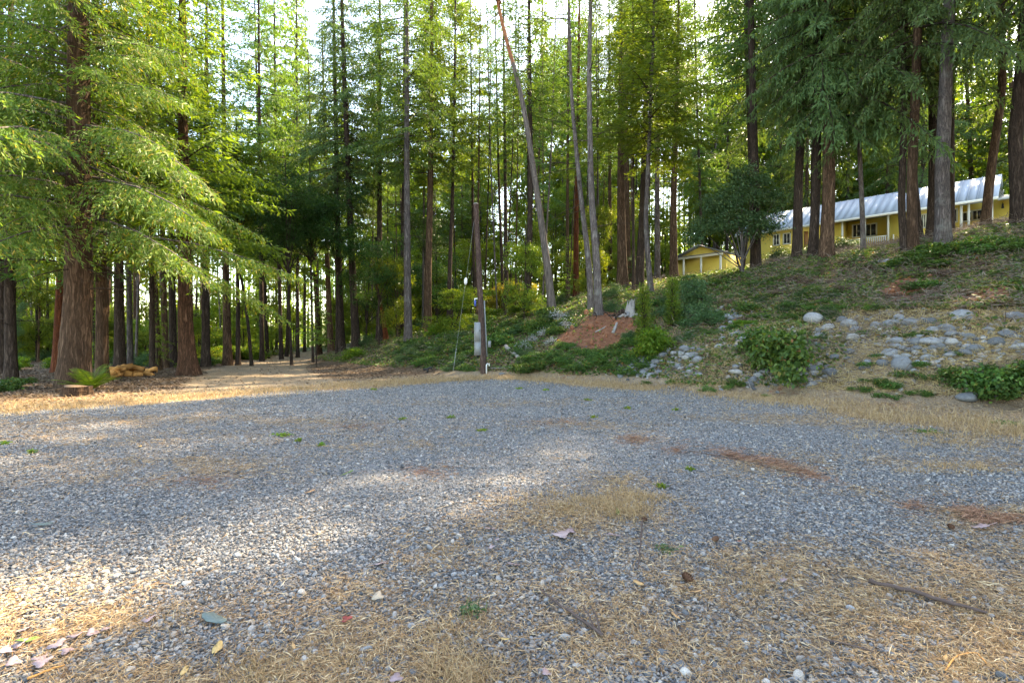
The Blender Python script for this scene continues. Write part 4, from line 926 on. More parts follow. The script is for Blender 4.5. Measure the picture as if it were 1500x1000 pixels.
for k in range(4):
    rng = np.random.default_rng(40 + k); mb = MB(); L = .42
    prof = [(0, -.11), (.12, -.02), (.09, .08), (-.02, .10), (-.11, .03)]
    V = []; 
    for xx in (-L / 2, -L / 6, L / 6, L / 2):
        for a_, b_ in prof: V.append((xx + rng.normal(0, .01), a_ * (1 + rng.normal(0, .1)), b_ * (1 + rng.normal(0, .1))))
    Q = [[i * 5 + j, i * 5 + (j + 1) % 5, (i + 1) * 5 + (j + 1) % 5, (i + 1) * 5 + j] for i in range(3) for j in range(5)]
    V += [(-L / 2, 0, 0), (L / 2, 0, 0)]
    Tt = [[20, (j + 1) % 5, j] for j in range(5)] + [[21, 15 + j, 15 + (j + 1) % 5] for j in range(5)]
    mb.add(V, Q, Tt); log_me.append(mb.mesh('firewood', [wood_cut]))
for k in range(28):
    px = 160 + 66 * rl.random() ** 1.2; b = hit(px, 556 - (px - 160) * .1 - rl.random() * 4)
    lay = max(0, (rl.random() - .35) * .55) * (1 if px < 205 else .4)
    tag(obj('firewood_log', log_me[k % 4], None, (b[0], b[1], b[2] + .07 + lay), (rl.uniform(0, 6.28), rl.uniform(-.3, .3), rl.uniform(-.9, .9)), (rl.uniform(.75, 1.5), rl.uniform(.7, 1.2), rl.uniform(.7, 1.2))), 'split orange firewood log heaped behind the fern at the wood edge', 'firewood', 'heap of split firewood')

def jag_stump(name, label, base, H, r, mat, seed, lean=(0, 0)):
    rng = np.random.default_rng(seed); n = 16; k = 9; V = []
    top = H * (.55 + .45 * rng.random(n)); top = np.where(np.arange(n) % 3 == 0, top * .75, top); top[:5] = H * rng.uniform(.8, 1.05, 5)
    for i in range(k):
        f = i / (k - 1)
        for j in range(n):
            a_ = j / n * 6.283; rr = r * (1.5 - .9 * f ** .5) * (1 + .18 * math.cos(3 * a_ + seed) + rng.normal(0, .05))
            z = top[j] * f; V.append((rr * math.cos(a_) + lean[0] * z, rr * .6 * math.sin(a_) + lean[1] * z, z - .15))
    Q = [[i * n + j, i * n + (j + 1) % n, (i + 1) * n + (j + 1) % n, (i + 1) * n + j] for i in range(k - 1) for j in range(n)]
    mb = MB(); mb.add(V, Q)
    for m in range(5):
        a_ = m * 1.3 + .4; t = np.linspace(0, 1, 6)[:, None]
        mb.tube(np.array([math.cos(a_) * r, math.sin(a_) * r * .6, .05]) + t * np.array([math.cos(a_) * r * 2.2, math.sin(a_) * r * 1.5, -.2]) + rng.normal(0, .03, (6, 3)), np.linspace(r * .35, r * .07, 6), 6, True, rng=rng)
    return tag(obj(name, mb.mesh(name, [mat], True), None, base), label, 'stump')
b = hit(922, 462); jag_stump('broken_stump', 'bleached torn stump standing on the red dirt bank', b, .95, .25, wood_grey, 4, (.12, 0))
b = hit(908, 463); jag_stump('root_stump', 'dark rotten root stub beside the bleached torn stump', b, .5, .24, bark_dark, 6, (.2, 0))
def loga(name, label, p0, p1, r, mat, seed, lift=.05, cat='log', group=None, n=10, bend=.04):
    a_, c_ = hit(*p0), hit(*p1); m = (a_ + c_) / 2; v = c_ - a_; L = float(np.linalg.norm(v))
    o = obj(name, log_mesh(L, r, seed, [mat], n, bend=bend), None, (m[0], m[1], m[2] + lift))
    o.rotation_mode = 'QUATERNION'; o.rotation_quaternion = Vector(v).to_track_quat('X', 'Z'); return tag(o, label, cat, group)
loga('grey_log', 'bleached short log lying below the torn stump on red dirt', (898, 490), (904, 476), .075, wood_grey, 1)
loga('grey_branch', 'pale forked branch piece lying across the red dirt', (872, 488), (888, 481), .035, wood_grey, 2)
loga('grey_log', 'weathered grey log slanting down the bank beside the utility pole', (740, 510), (762, 527), .11, wood_grey, 3)
loga('fallen_stick', 'long thin stick lying at the edge of the gravel by the pole', (716, 541), (760, 540), .025, wood_grey, 8, .02, 'stick')
b = hit(627, 545)
mb = MB(); mb.tube(np.array([[-.22, 0, .12], [-.05, 0, .14], [.08, 0, .22], [.2, 0, .2]]), [.07, .06, .05, .06], 8); mb.tube(np.array([[-.03, 0, .15], [-.02, 0, -.05]]), .05, 8)
tag(obj('pipe_fitting', mb.mesh('pipe_fitting', [black_m]), None, b), 'small black pipe fitting at the foot of the leafy bank', 'pipe')
loga('leaning_stick', 'bare stick leaning at the foot of the flared cedar', (279, 546), (292, 548), .02, wood_grey, 12, .3, 'stick')

# ------------------------------------------------------------------ crumbling red soil of the cut bank
import bmesh
red_m = m_plain('red_soil', (.23, .098, .055), .95, 9, .5, .012, .1)
rng = np.random.default_rng(210); mb = MB()
bm = bmesh.new(); bmesh.ops.create_icosphere(bm, subdivisions=1, radius=1.0); iv = np.array([v.co[:] for v in bm.verts]); it = np.array([[v.index for v in f.verts] for f in bm.faces]); bm.free()
for k in range(190):
    c_ = REDS[rng.choice([0, 0, 0, 1, 1, 2, 3, 4, 5])]; x, y = c_[0] + rng.normal(0, c_[2] * .55), c_[1] + rng.normal(0, c_[2] * .5); r = rng.lognormal(math.log(.045), .55)
    mb.add(iv * r * rng.uniform(.6, 1.2, 3) * (1 + rng.normal(0, .15, (len(iv), 1))) + [x, y, h1(x, y) + r * .2], None, it)
tag(obj('soil_clods', mb.mesh('soil_clods', [red_m])), 'crumbled red soil clods on the cut bank', 'soil', kind='stuff')
b = hit(893, 468)
for k, (p0, p1, p2) in enumerate((((-.3, 0, .35), (-.05, -.25, .2), (.1, -.5, -.15)), ((.25, 0, .4), (.35, -.3, .25), (.2, -.6, -.1)), ((-.7, .1, .3), (-.6, -.2, .2), (-.75, -.45, -.1)), ((.6, 0, .35), (.75, -.2, .3), (.7, -.5, .0)))):
    t = np.linspace(0, 1, 8)[:, None]; P = (1 - t) ** 2 * np.array(p0) + 2 * t * (1 - t) * np.array(p1) + t * t * np.array(p2) + rng.normal(0, .015, (8, 3))
    mb = MB(); mb.tube(P, np.linspace(.035, .01, 8), 6, True)
    tag(obj('bare_root', mb.mesh('bare_root', [bark_dark], True), None, b), 'dark bare root hanging out of the red cut bank', 'root', 'roots in the red cut bank')

# ------------------------------------------------------------------ rocks
rock_me = []
for k in range(7):
    bm = bmesh.new(); bmesh.ops.create_icosphere(bm, subdivisions=3, radius=1.0); rng = np.random.default_rng(60 + k)
    sx, sy, sz_ = rng.uniform(.85, 1.15), rng.uniform(.7, 1.0), rng.uniform(.5, .75)
    dirs = unit(rng.normal(0, 1, (5, 3))); cut = rng.uniform(.55, .85, 5)
    for v in bm.verts:
        p = np.array(v.co)
        for d_, c_ in zip(dirs, cut):
            e = p @ d_ - c_
            if e > 0: p = p - d_ * e * .75
        p = p * (1 + .05 * math.sin(3 * p[0] + k) * math.cos(2.3 * p[1] + 2 * k))
        v.co = p * (sx, sy, sz_)
    me = bpy.data.meshes.new('rock'); bm.to_mesh(me); bm.free(); me.materials.append(rock_m)
    me.polygons.foreach_set('use_smooth', np.ones(len(me.polygons), bool)); rock_me.append(me)
rr = random.Random(12)
def rock(px, py, wpx, label, group):
    b = hit(px, py); r = wpx / F * b[1] / 2
    tag(obj('rock', rock_me[rr.randrange(7)], None, (b[0], b[1], b[2] + r * rr.uniform(-.1, .2)), (rr.uniform(-.25, .25), rr.uniform(-.25, .25), rr.uniform(0, 6.28)), (r, r, r)), label, 'rock', group)
for k in range(112):
    px = rr.uniform(905, 1022); py = 552 - (rr.random() ** 1.1) * (18 + (px - 905) * .28); rock(px, py, rr.choice([7, 8, 9, 11, 13, 16]), 'grey river rock in the dense pile below the bright green shrubs', 'rocks piled below the green shrubs')
for k in range(34):
    px = rr.uniform(1052, 1100); py = rr.uniform(452, 512); rock(px, py, rr.choice([7, 9, 11, 14]), 'grey rock on the slope uphill of the blackberry mound', 'rocks uphill of the blackberry mound')
for k in range(34):
    px = rr.uniform(1075, 1215); py = rr.uniform(533, 566); rock(px, py, rr.choice([8, 10, 13, 17, 20]), 'rounded rock at the slope foot under the blackberry mound', 'rocks under the blackberry mound')
for x, y, w in [(160, 290, 80), (300, 268, 100), (345, 300, 70), (320, 365, 95), (630, 388, 105), (735, 248, 110), (850, 245, 110), (965, 298, 115), (1080, 200, 130), (1395, 328, 95), (1015, 402, 85), (1058, 412, 65), (1160, 440, 110), (1105, 466, 75), (1000, 478, 70),
                (575, 462, 95), (535, 535, 75), (665, 545, 150), (770, 428, 70), (705, 432, 60), (690, 488, 60), (620, 502, 60), (1470, 425, 90), (60, 582, 80), (160, 598, 90), (200, 492, 60), (1125, 345, 70), (995, 332, 80),
                (480, 272, 70), (590, 262, 110), (850, 375, 120), (760, 382, 80), (60, 240, 120), (260, 230, 80), (1260, 300, 70), (1320, 385, 100), (1230, 380, 60), (880, 430, 60), (420, 520, 60), (100, 340, 60), (1450, 215, 120), (640, 215, 60), (930, 365, 60)]:
    rock(1180 + x / 4.69, 420 + y / 4.69, w / 4.69 * 1.2, 'rounded grey river rock scattered in the straw-covered slope', 'rocks scattered on the straw slope')
for k in range(62):
    rock(rr.uniform(1190, 1500), rr.uniform(460, 548), rr.choice([8, 10, 13, 16]), 'rounded grey river rock scattered in the straw-covered slope', 'rocks scattered on the straw slope')
for x, y, w in ((1175, 662, 125), (1180, 738, 135), (1345, 738, 145), (1115, 768, 135), (1270, 680, 70)): rock(1180 + x / 4.69, 420 + y / 4.69, w / 4.69 * 1.1, 'big flat grey rock in the group at the gravel edge under bramble leaves', 'big rocks at the gravel edge')
rock(1290, 385, 14, 'dark boulder at the hill top below the porch, larger of two', None); rock(1300, 385, 17, 'lavender-grey boulder at the hill top below the porch', None); rock(735, 549, 12, 'pale flat stone at the foot of the bank past the pole', None)

# ------------------------------------------------------------------ bushes on the bank
BUSH = {}
def dome(seed, n, R, H, r): 
    g = np.random.default_rng(seed); out = []
    for i in range(n):
        a_ = g.random() * 6.283; q = R * math.sqrt(g.random()); z = H * (1 - (q / R) ** 2) * g.uniform(.5, 1) ; k = r * g.uniform(.7, 1.2)
        out.append((q * math.cos(a_), q * math.sin(a_), z, k, k, k * .7))
    return out
BUSH['bramble_a'] = broadleaf(51, dome(51, 9, .9, .7, .42), 170, 18, .22, .125, .095, [leaf_bramble, bark_red], shell=.6)
BUSH['bramble_b'] = broadleaf(52, dome(52, 9, .9, .5, .34), 120, 14, .26, .135, .095, [leaf_bramble, bark_red], shell=.6)
BUSH['big_leaf'] = broadleaf(53, dome(53, 9, .9, .5, .36), 110, 15, .24, .15, .12, [leaf_bramble, bark_red], shell=.6)
BUSH['shrub'] = broadleaf(54, dome(54, 8, .6, 1.0, .42), 190, 24, .22, .085, .04, [leaf_sage, bark_dark], shell=.5)
BUSH['bright'] = broadleaf(55, dome(55, 7, .45, 1.3, .40), 170, 24, .2, .10, .065, [leaf_fern, bark_dark], shell=.5)
BUSH['pale'] = broadleaf(56, dome(56, 7, .6, .6, .36), 40, 7, .3, .17, .045, [leaf_pale, wood_grey], shell=.4)
BUSH['dry'] = broadleaf(57, dome(57, 6, .6, .4, .34), 80, 16, .22, .08, .04, [leaf_dead, bark_dark], shell=.4)
BUSH['broom'] = conifer(58, 1.6, .55, 90, .9, 1.3, .05, .06, .35, .05, .12, .018, hang=.0, lowfade=.3, mats=[leaf_fern, bark_dark])
_g = np.random.default_rng(59); _lb = []
for _i in range(20):
    _a = _g.random() * 6.283; _q = math.sqrt(_g.random()); _k = _g.uniform(.16, .36); _x, _y = _q * 1.25 * math.cos(_a), _q * .8 * math.sin(_a)
    _lb.append((_x, _y, max(.12, (1 - _q * _q) * .85 * _g.uniform(.35, 1.25)), _k, _k * .9, _k * .75))
BUSH['mound'] = broadleaf(59, _lb, 210, 15, .26, .13, .10, [leaf_bramble, bark_red], shell=.35)
rbu = random.Random(21)
def bush(kind, px, py, wpx, label, group=None, hs=1.0, name='bramble_bush', cat='bush', pos=None):
    b = hit(px, py) if pos is None else np.array([pos[0], pos[1], h1(*pos)])
    base = {'bramble_a': 2.3, 'bramble_b': 2.0, 'big_leaf': 2.2, 'shrub': 1.8, 'bright': 1.5, 'pale': 1.5, 'dry': 1.6, 'broom': 1.0, 'mound': 2.6}[kind]
    s = wpx / F * b[1] / base
    me = BUSH[kind]
    root = empty(name, (b[0], b[1], b[2] - .05 * s), label, cat, group)
    obj('foliage', me, root, (0, 0, 0), (0, 0, rbu.uniform(0, 6.28)), (s, s, s * hs))
    return root
bush('mound', 1147, 550, 128, 'large dark green blackberry mound spilling over the rocks', hs=1.25)
bush('bramble_a', 1122, 515, 84, 'blackberry clump joined to the back of the large mound', hs=1.2)
bush('bright', 958, 522, 60, 'tall bright green leafy shrub above the rock pile', hs=1.25)
bush('broom', 943, 512, 46, 'feathery bright green shrub right of the red dirt cut', hs=1.1, name='broom_shrub')
bush('broom', 985, 480, 44, 'feathery green shrub between the dark shrubs and the rock pile', hs=.9, name='broom_shrub')
bush('bright', 1090, 478, 34, 'small lime green plant among the upper rocks', hs=.5)
bush('shrub', 1008, 458, 84, 'dark blue-green shrub on the bank above the rock pile', hs=1.0, name='dark_shrub')
bush('shrub', 1034, 474, 66, 'dark green shrub hugging the shaded hollow in the bank', hs=.8, name='dark_shrub')
bush('shrub', 1012, 430, 58, 'dark shrub on the hill crest below the yellow shed', hs=.8, name='dark_shrub')
bush('shrub', 905, 437, 48, 'grey-green shrub at the foot of the thick fir behind the stump', hs=.9, name='dark_shrub')
bush('shrub', 895, 455, 36, 'grey-green shrub on the edge of the red dirt cut', hs=.8, name='dark_shrub')
for px, py, w in ((817, 470, 36), (828, 482, 26), (797, 492, 22), (808, 505, 22), (768, 512, 26), (780, 500, 20)): bush('pale', px, py, w, 'bleached whitish dead bush on the bank beside the red dirt', 'bleached bushes on the bank', 1.0, 'bleached_bush')
for px, py, w in [(rbu.uniform(610, 860), 0, rbu.uniform(28, 44)) for _ in range(0)] + [(600 + k * 11, (512 if k < 10 else 500) - (k % 4) * 9 - max(0, k - 8) * 1.2, 30 + (k * 7) % 15) for k in range(22)] + [(660, 495, 40), (690, 500, 40), (740, 500, 44), (775, 482, 40), (755, 490, 44), (800, 470, 30), (720, 488, 40), (630, 510, 36), (655, 520, 34), (680, 522, 34)]: bush('bramble_b', px, py, w, 'dark ivy-like bramble clump around the utility pole bank', 'bramble clumps behind the pole', .8)
for k in range(24):
    px = 770 + k * 8.2; py = 546 - 10 * rbu.random() - (k % 3) * 9
    bush(['bramble_b', 'bramble_a'][k % 2], px, py, rbu.uniform(30, 46), 'low green bramble clump along the foot of the bank', 'brambles along the bank foot', .75)
for k in range(80):
    px = rbu.uniform(580, 985); lo_ = np.interp(px, [580, 700, 800, 985], [528, 545, 545, 500]); hi_ = np.interp(px, [580, 650, 720, 800, 880, 985], [508, 500, 488, 468, 462, 440]); py = rbu.uniform(hi_, lo_)
    b_ = hit(px, py)
    if red_mask(b_[0], b_[1]) > .5: continue
    bush(['bramble_b', 'bramble_a', 'bramble_b', 'shrub'][k % 4], px, py, rbu.uniform(24, 44), 'leafy green clump in the tangle covering the bank', 'green tangle on the bank', .62)
for k in range(44):
    px = rbu.uniform(985, 1260); py = rbu.uniform(418, 500)
    bush(['bramble_b', 'shrub', 'dry', 'bramble_a'][k % 4], px, py, rbu.uniform(22, 46), 'low mixed green and brown clump on the slope above the rocks', 'mixed clumps above the rocks', .6, 'brush_clump')
for px, py, w in ((1425, 572, 70), (1455, 562, 95), (1495, 575, 100), (1492, 548, 90), (1415, 552, 60)): bush('big_leaf', px, py, w, 'broad-leaved bramble over the big rocks at the gravel edge', 'broad-leaved brambles at the gravel edge', .95)
for px, py, w in ((1335, 552, 46), (1370, 556, 44), (1310, 566, 40), (1280, 560, 36), (1345, 535, 30), (1275, 535, 30), (1300, 582, 36), (1345, 578, 34), (1260, 572, 30), (1390, 545, 34), (1335, 492, 26), (1352, 488, 26), (1265, 488, 28), (1300, 492, 24), (1475, 482, 26), (1400, 520, 30), (1285, 522, 24)):
    bush('big_leaf', px, py, w, 'small bramble plant among the scattered rocks', 'small brambles among the rocks', .7)
for px, py, w in ((1035, 572, 24), (1073, 562, 28), (1070, 570, 26), (985, 560, 18), (945, 562, 18), (1120, 582, 20)): bush('bramble_b', px, py, w, 'small green weed in the dry grass below the rock pile', 'weeds in the grass below the rocks', .8, 'weed_plant', 'plant')
for k in range(54):
    px = rbu.uniform(1050, 1480); py = rbu.uniform(385, 455)
    bush('dry' if k % 3 else 'bramble_b', px, py, rbu.uniform(26, 52), 'low grey-brown brush clump on the upper slope' if k % 3 else 'low green bramble clump on the upper slope', 'brush clumps on the upper slope' if k % 3 else 'green clumps on the upper slope', .6, 'brush_clump' if k % 3 else 'bramble_bush')
for k in range(18):
    px = 1335 + k * 10; py = 372 - (px - 1335) * .13 + rbu.uniform(0, 14)
    bush('bramble_b', px, py, rbu.uniform(40, 66), 'green groundcover clump under the hilltop trunks before the house', 'green clumps along the hill top', .8)
for px, py, w in ((1150, 385, 60), (1180, 378, 50), (1235, 372, 52), (1250, 374, 40), (1225, 376, 40)): bush('shrub', px, py, w, 'dense dark green shrub below the house wall', 'shrubs below the house wall', .75, 'dark_shrub', pos=((px - 750) / F * 34, 34))
for k in range(14):
    px = 990 + k * 11; bush('bramble_b', px, 402 + rbu.uniform(0, 16), rbu.uniform(20, 34), 'green grassy clump on the crest below the yellow shed', 'green clumps below the shed', .6)
for px, py, w in ((8, 572, 60), (40, 562, 30)): bush('bramble_a', px, py, w, 'low green bush at the wood edge left of the biggest fir', 'low bushes at the wood edge', .9)
for k in range(64):
    px = rbu.uniform(-20, 470); y = rbu.uniform(26, 46); x = (px - 750) / F * y
    if polydist(ROAD, np.array([x]), np.array([y]), False)[0] < 2.6: continue
    bush(['shrub', 'bright', 'bramble_a'][k % 3], 0, 0, rbu.uniform(24, 46), 'leafy undergrowth shrub under the wood beyond the road', 'undergrowth of the wood', .9, 'undergrowth_shrub', pos=(x, y))
for k in range(16):
    px = 520 + k * 20; y = 33 + 5 * (k % 3); x = (px - 750) / F * y
    bush('shrub' if k % 2 else 'bright', 0, 0, 36, 'leafy undergrowth shrub on top of the bank', 'undergrowth on the bank', .8, 'undergrowth_shrub', pos=(x, y))

# fern beside the big fir
def fern_mesh(seed, nf, L):
    rng = np.random.default_rng(seed); mb = MB()
    for i in range(nf):
        a_ = i * 2.4 + rng.normal(0, .3); l = L * rng.uniform(.7, 1.1); s = np.linspace(.1, 1, 22)
        out = np.array([math.cos(a_), math.sin(a_), 0]); up = np.array([0, 0, 1.0])
        e = rng.uniform(.45, 1.3)
        P = out * (l * math.cos(e) * s + .16 * l * s ** 2.2)[:, None] + up * (l * math.sin(e) * s - .22 * l * s ** 2.4)[:, None]
        T_ = unit(np.gradient(P, axis=0)); S = unit(np.cross(T_, up))
        ll = l * .22 * np.sin(np.clip(s * 2.9, 0, 3.1)) + .02
        for sg in (-1, 1):
            V, Q = leaf_quads(P, S * sg + T_ * .5, np.cross(S, T_) + rng.normal(0, .2, P.shape), ll, np.full(22, .020 * l), .1)
            mb.add(V, Q, tint=np.repeat(np.clip(rng.normal(.5, .2, 22), 0, 1), 4))
        mb.tube(P[::4], .006, 3, False)
    return mb.mesh('fronds', [leaf_fern])
b = hit(134, 571); fr_ = empty('fern', b, 'bright green fern at the foot of the biggest fir', 'fern'); obj('fronds', fern_mesh(3, 40, .95), fr_)

# ------------------------------------------------------------------ ground scatter
def put_leaves(mb, rng, P, L, W, up=1.0, tilt=.5, tint=None, fold=.15):
    n = len(P); D = np.stack([rng.normal(0, 1, n), rng.normal(0, 1, n), rng.normal(0, .25 * tilt, n)], 1)
    N = unit(rng.normal(0, tilt, (n, 3)) + np.array([0, 0, up]))
    V, Q = leaf_quads(P, D, N, L * rng.uniform(.6, 1.3, n), W * rng.uniform(.6, 1.3, n), fold)
    mb.add(V, Q, tint=np.repeat(rng.random(n) if tint is None else tint, 4))
def wedge(rng, n, d0, d1, spread=1.08, power=-1.0):
    u = rng.random(n)
    d = d0 * (d1 / d0) ** u if power == -1 else (d0 ** 2 + (d1 ** 2 - d0 ** 2) * u) ** .5
    return (rng.uniform(-1, 1, n)) * (d * spread + .4), d
def blades(mb, rng, X, Y, Z, h, w, lean, tint):
    n = len(X); a_ = rng.random(n) * 6.283; hh = h * rng.uniform(.5, 1.3, n); ln = lean * rng.uniform(.2, 1.4, n)
    dx, dy = np.cos(a_), np.sin(a_); b = rng.random(n) * 6.283; sx, sy = np.cos(b) * w / 2, np.sin(b) * w / 2
    P0 = np.stack([X, Y, Z], 1); S = np.stack([sx, sy, 0 * sx], 1)
    P1 = P0 + np.stack([dx * hh * ln * .4, dy * hh * ln * .4, hh * .6 / (1 + .4 * ln)], 1); P2 = P0 + np.stack([dx * hh * ln * 1.1, dy * hh * ln * 1.1, hh / (1 + .9 * ln)], 1)
    V = np.stack([P0 - S, P0 + S, P1 + S * .7, P1 - S * .7, P2], 1).reshape(-1, 3); k = np.arange(n)[:, None] * 5
    mb.add(V, k + np.array([[0, 1, 2, 3]]), k + np.array([[3, 2, 4]]), tint=np.repeat(tint, 5))
rng = np.random.default_rng(100)
# straw and dead grass lying on the gravel
X, Y = wedge(rng, 480000, 1.7, 15); m = duff_mask(X, Y); g = gravel_mask(X, Y)
keep = rng.random(len(X)) < np.where(g > .4, np.clip(m * .8 * (.3 + 1.2 * sstep(.38, .62, fbm(X * 3.1 + 8, Y * 3.1))) + .03, 0, 1), .8) * .8
X, Y, m = X[keep], Y[keep], m[keep]; Z = height(X, Y)
mb = MB(); n = len(X); a_ = rng.random(n) * 6.283
L = rng.lognormal(math.log(.05), .45, n) * (1 + Y * .03); w = (.0014 + .00055 * Y) * rng.uniform(.7, 1.5, n)
D = np.stack([np.cos(a_), np.sin(a_), rng.normal(.02, .12, n)], 1); S = np.stack([-np.sin(a_), np.cos(a_), rng.normal(0, .4, n)], 1) * (w / 2)[:, None]
C = np.stack([X, Y, Z + rng.uniform(.006, .028, n)], 1); K = C + np.stack([rng.normal(0, .004, n), rng.normal(0, .004, n), rng.uniform(0, .006, n)], 1)
V = np.stack([C - D * L[:, None] / 2, K - S, C + D * L[:, None] / 2, K + S], 1).reshape(-1, 3)
mb.add(V, np.arange(n * 4).reshape(-1, 4), tint=np.repeat(np.clip(rng.normal(.5, .25, n), 0, 1), 4))
tag(obj('straw_litter', mb.mesh('straw_litter', [straw_m])), 'loose dry straw scattered over the gravel', 'straw', kind='stuff')
# crumbs of bark, cone scales and leaf bits
X, Y = wedge(rng, 60000, 1.7, 14); m = duff_mask(X, Y); keep = rng.random(len(X)) < .25 + .6 * m; X, Y = X[keep], Y[keep]; mb = MB()
put_leaves(mb, rng, np.stack([X, Y, height(X, Y) + rng.uniform(.008, .026, len(X))], 1), .014 + .0015 * Y, .009 + .001 * Y, 1.0, .6, np.clip(rng.normal(.4, .3, len(X)), 0, 1))
tag(obj('leaf_crumbs', mb.mesh('leaf_crumbs', [leaf_dead])), 'brown crumbs of bark and leaves strewn on the gravel', 'litter', kind='stuff')
# red-brown needles gathered in drifts
mb = MB()
for px, py, rx, ry, cnt, ang in [(930, 642, 26, 8, 900, 0), (1085, 668, 60, 8, 1500, .25), (1150, 682, 60, 10, 1800, .3), (990, 658, 26, 8, 500, 0), (1425, 752, 30, 10, 1300, .2), (1470, 760, 50, 8, 1300, 0), (820, 618, 60, 6, 700, 0), (1340, 740, 30, 10, 400, 0), (625, 690, 50, 14, 500, 0), (520, 625, 60, 6, 500, 0), (1300, 590, 60, 8, 800, 0), (1070, 665, 20, 6, 400, .3), (300, 705, 60, 10, 500, 0), (1190, 692, 26, 6, 500, .3)]:
    cnt = int(cnt * .38); u = rng.normal(0, .7, (cnt, 2)) * rng.uniform(.3, 1.3, (cnt, 1)); qx = px + u[:, 0] * rx; qy = py + u[:, 1] * ry + u[:, 0] * rx * ang
    d = CAM_Z * F / (qy - 500); X = (qx - 750) / F * d; Z = height(X, d); a_ = rng.normal(.2, .8, cnt)
    L = rng.uniform(.07, .16, cnt); D = np.stack([np.cos(a_), np.sin(a_), rng.normal(.03, .15, cnt)], 1); S = np.stack([-np.sin(a_), np.cos(a_), rng.normal(0, .5, cnt)], 1) * (.0022 + .0006 * d)[:, None]
    C = np.stack([X, d, Z + rng.uniform(.008, .045, cnt)], 1)
    V = np.stack([C - D * L[:, None] / 2, C - S / 2, C + D * L[:, None] / 2, C + S / 2], 1).reshape(-1, 3)
    mb.add(V, np.arange(cnt * 4).reshape(-1, 4), tint=np.repeat(rng.random(cnt), 4))
tag(obj('needle_litter', mb.mesh('needle_litter', [needle_m])), 'rust-brown fallen needles drifted in strips on the gravel', 'needles', kind='stuff')
# dry grass tufts
mb = MB()
def tufts(px, py, rx, ry, nt_, nb_, h):
    for k in range(nt_):
        u = rng.normal(0, .55, 2); qy = max(py + u[1] * ry, 512); d = CAM_Z * F / (qy - 500); x = (px + u[0] * rx - 750) / F * d
        m_ = int(nb_ * rng.uniform(.5, 1.4)); r_ = .05 + .015 * d * .3; X = x + rng.normal(0, r_, m_); Y = d + rng.normal(0, r_, m_)
        blades(mb, rng, X, Y, height(X, Y) - .004, h, .003 + .0006 * d, 1.1, np.clip(rng.normal(.55, .22, m_), 0, 1))
tufts(870, 742, 75, 26, 75, 38, .085); tufts(930, 735, 40, 20, 30, 40, .1); tufts(660, 970, 40, 40, 16, 40, .09); tufts(700, 990, 40, 20, 10, 40, .09); tufts(370, 985, 60, 30, 24, 34, .07); tufts(470, 965, 60, 30, 16, 30, .06)
tufts(1120, 850, 60, 22, 22, 26, .06); tufts(1420, 950, 120, 60, 50, 26, .06); tufts(1300, 880, 100, 40, 40, 24, .05); tufts(1400, 682, 70, 10, 26, 24, .09); tufts(690, 800, 60, 24, 10, 22, .05); tufts(180, 905, 120, 30, 26, 24, .05); tufts(1380, 640, 120, 16, 60, 20, .09); tufts(700, 880, 60, 30, 8, 20, .05)
# dry grass band round the yard
X = rng.uniform(-22, 13, 90000); Y = rng.uniform(6, 33, 90000); dY = polydist(YARD, X, Y); ins = inside(YARD, X, Y); dr_ = polydist(ROAD, X, Y, False)
pr = np.where(ins, np.exp(-dY / .45) * .7, np.exp(-np.maximum(dY - 1.2, 0) / .8)); pr = pr * (.3 + 1.1 * fbm(X * .8, Y * .8)) * np.where((dr_ < 1.5) & (Y > 17), .15, 1); pr = np.where((X < -2) & ~ins & (dY > 2.4), pr * .25, pr)
keep = rng.random(len(X)) < pr; X, Y = X[keep], Y[keep]
for _ in range(4):
    x, y = X + rng.normal(0, .12, len(X)), Y + rng.normal(0, .1, len(X)); blades(mb, rng, x, y, height(x, y) - .01, .17, .012, .9, np.clip(rng.normal(.6, .22, len(X)), 0, 1))
tag(obj('dry_grass', mb.mesh('dry_grass', [grass_m])), 'short bleached dry grass edging the gravel', 'grass', kind='stuff')
# cover of the bank and hill
N_ = 620000; X, Y = wedge(rng, N_, 10, 46, 1.05); keep = X > -17; X, Y = X[keep], Y[keep]; Z = height(X, Y)
keep = (Z > .16) & (road_mask(X, Y) < .4) & (gravel_mask(X, Y) < .4); X, Y, Z = X[keep], Y[keep], Z[keep]
px, py = topix(X, Y, Z); rd = red_mask(X, Y); nz = fbm(X * .7, Y * .7); nz2 = fbm(X * .45 + 9, Y * .45 + 4)
ok = rng.random(len(X)) < np.where(rd > .55, .13, 1)
green = np.where(px < 960, .75, np.where(py < 455, .68, np.where(px < 1240, .40, .12))) + 1.1 * (nz - .5)
green = np.where((py > 450) & (px > 1180), green - .2, green); green = np.where((px > 980) & (px < 1110) & (py < 425), .8, green)
brush = np.where((px > 1100) & (py < 455), .75, np.where(px < 700, .35, .1)) + .9 * (nz2 - .5)
r_ = rng.random(len(X))
isg = ok & (r_ < green * .62); isb = ok & ~isg & (rng.random(len(X)) < brush * .62); iss = ok & ~isg & ~isb & (rng.random(len(X)) < np.where(px > 960, .75, .12)); isl = ok & ~isg & ~isb & ~iss & (rng.random(len(X)) < np.where(px < 800, .5, .06))
def P3(s, lo, hi): return np.stack([X[s], Y[s], Z[s] + rng.uniform(lo, hi, s.sum())], 1)
mb = MB(); hg = .06 + .22 * np.clip(fbm(X * 1.3, Y * 1.3 + 50) - .3, 0, 1); put_leaves(mb, rng, np.stack([X[isg], Y[isg], Z[isg] + hg[isg] * rng.random(isg.sum())], 1), .135, .09, .8, .8, np.clip(rng.normal(.48, .27, isg.sum()), 0, 1))
tag(obj('ground_cover', mb.mesh('ground_cover', [leaf_bramble])), 'creeping green leaves covering the bank and hill', 'ground cover', kind='stuff')
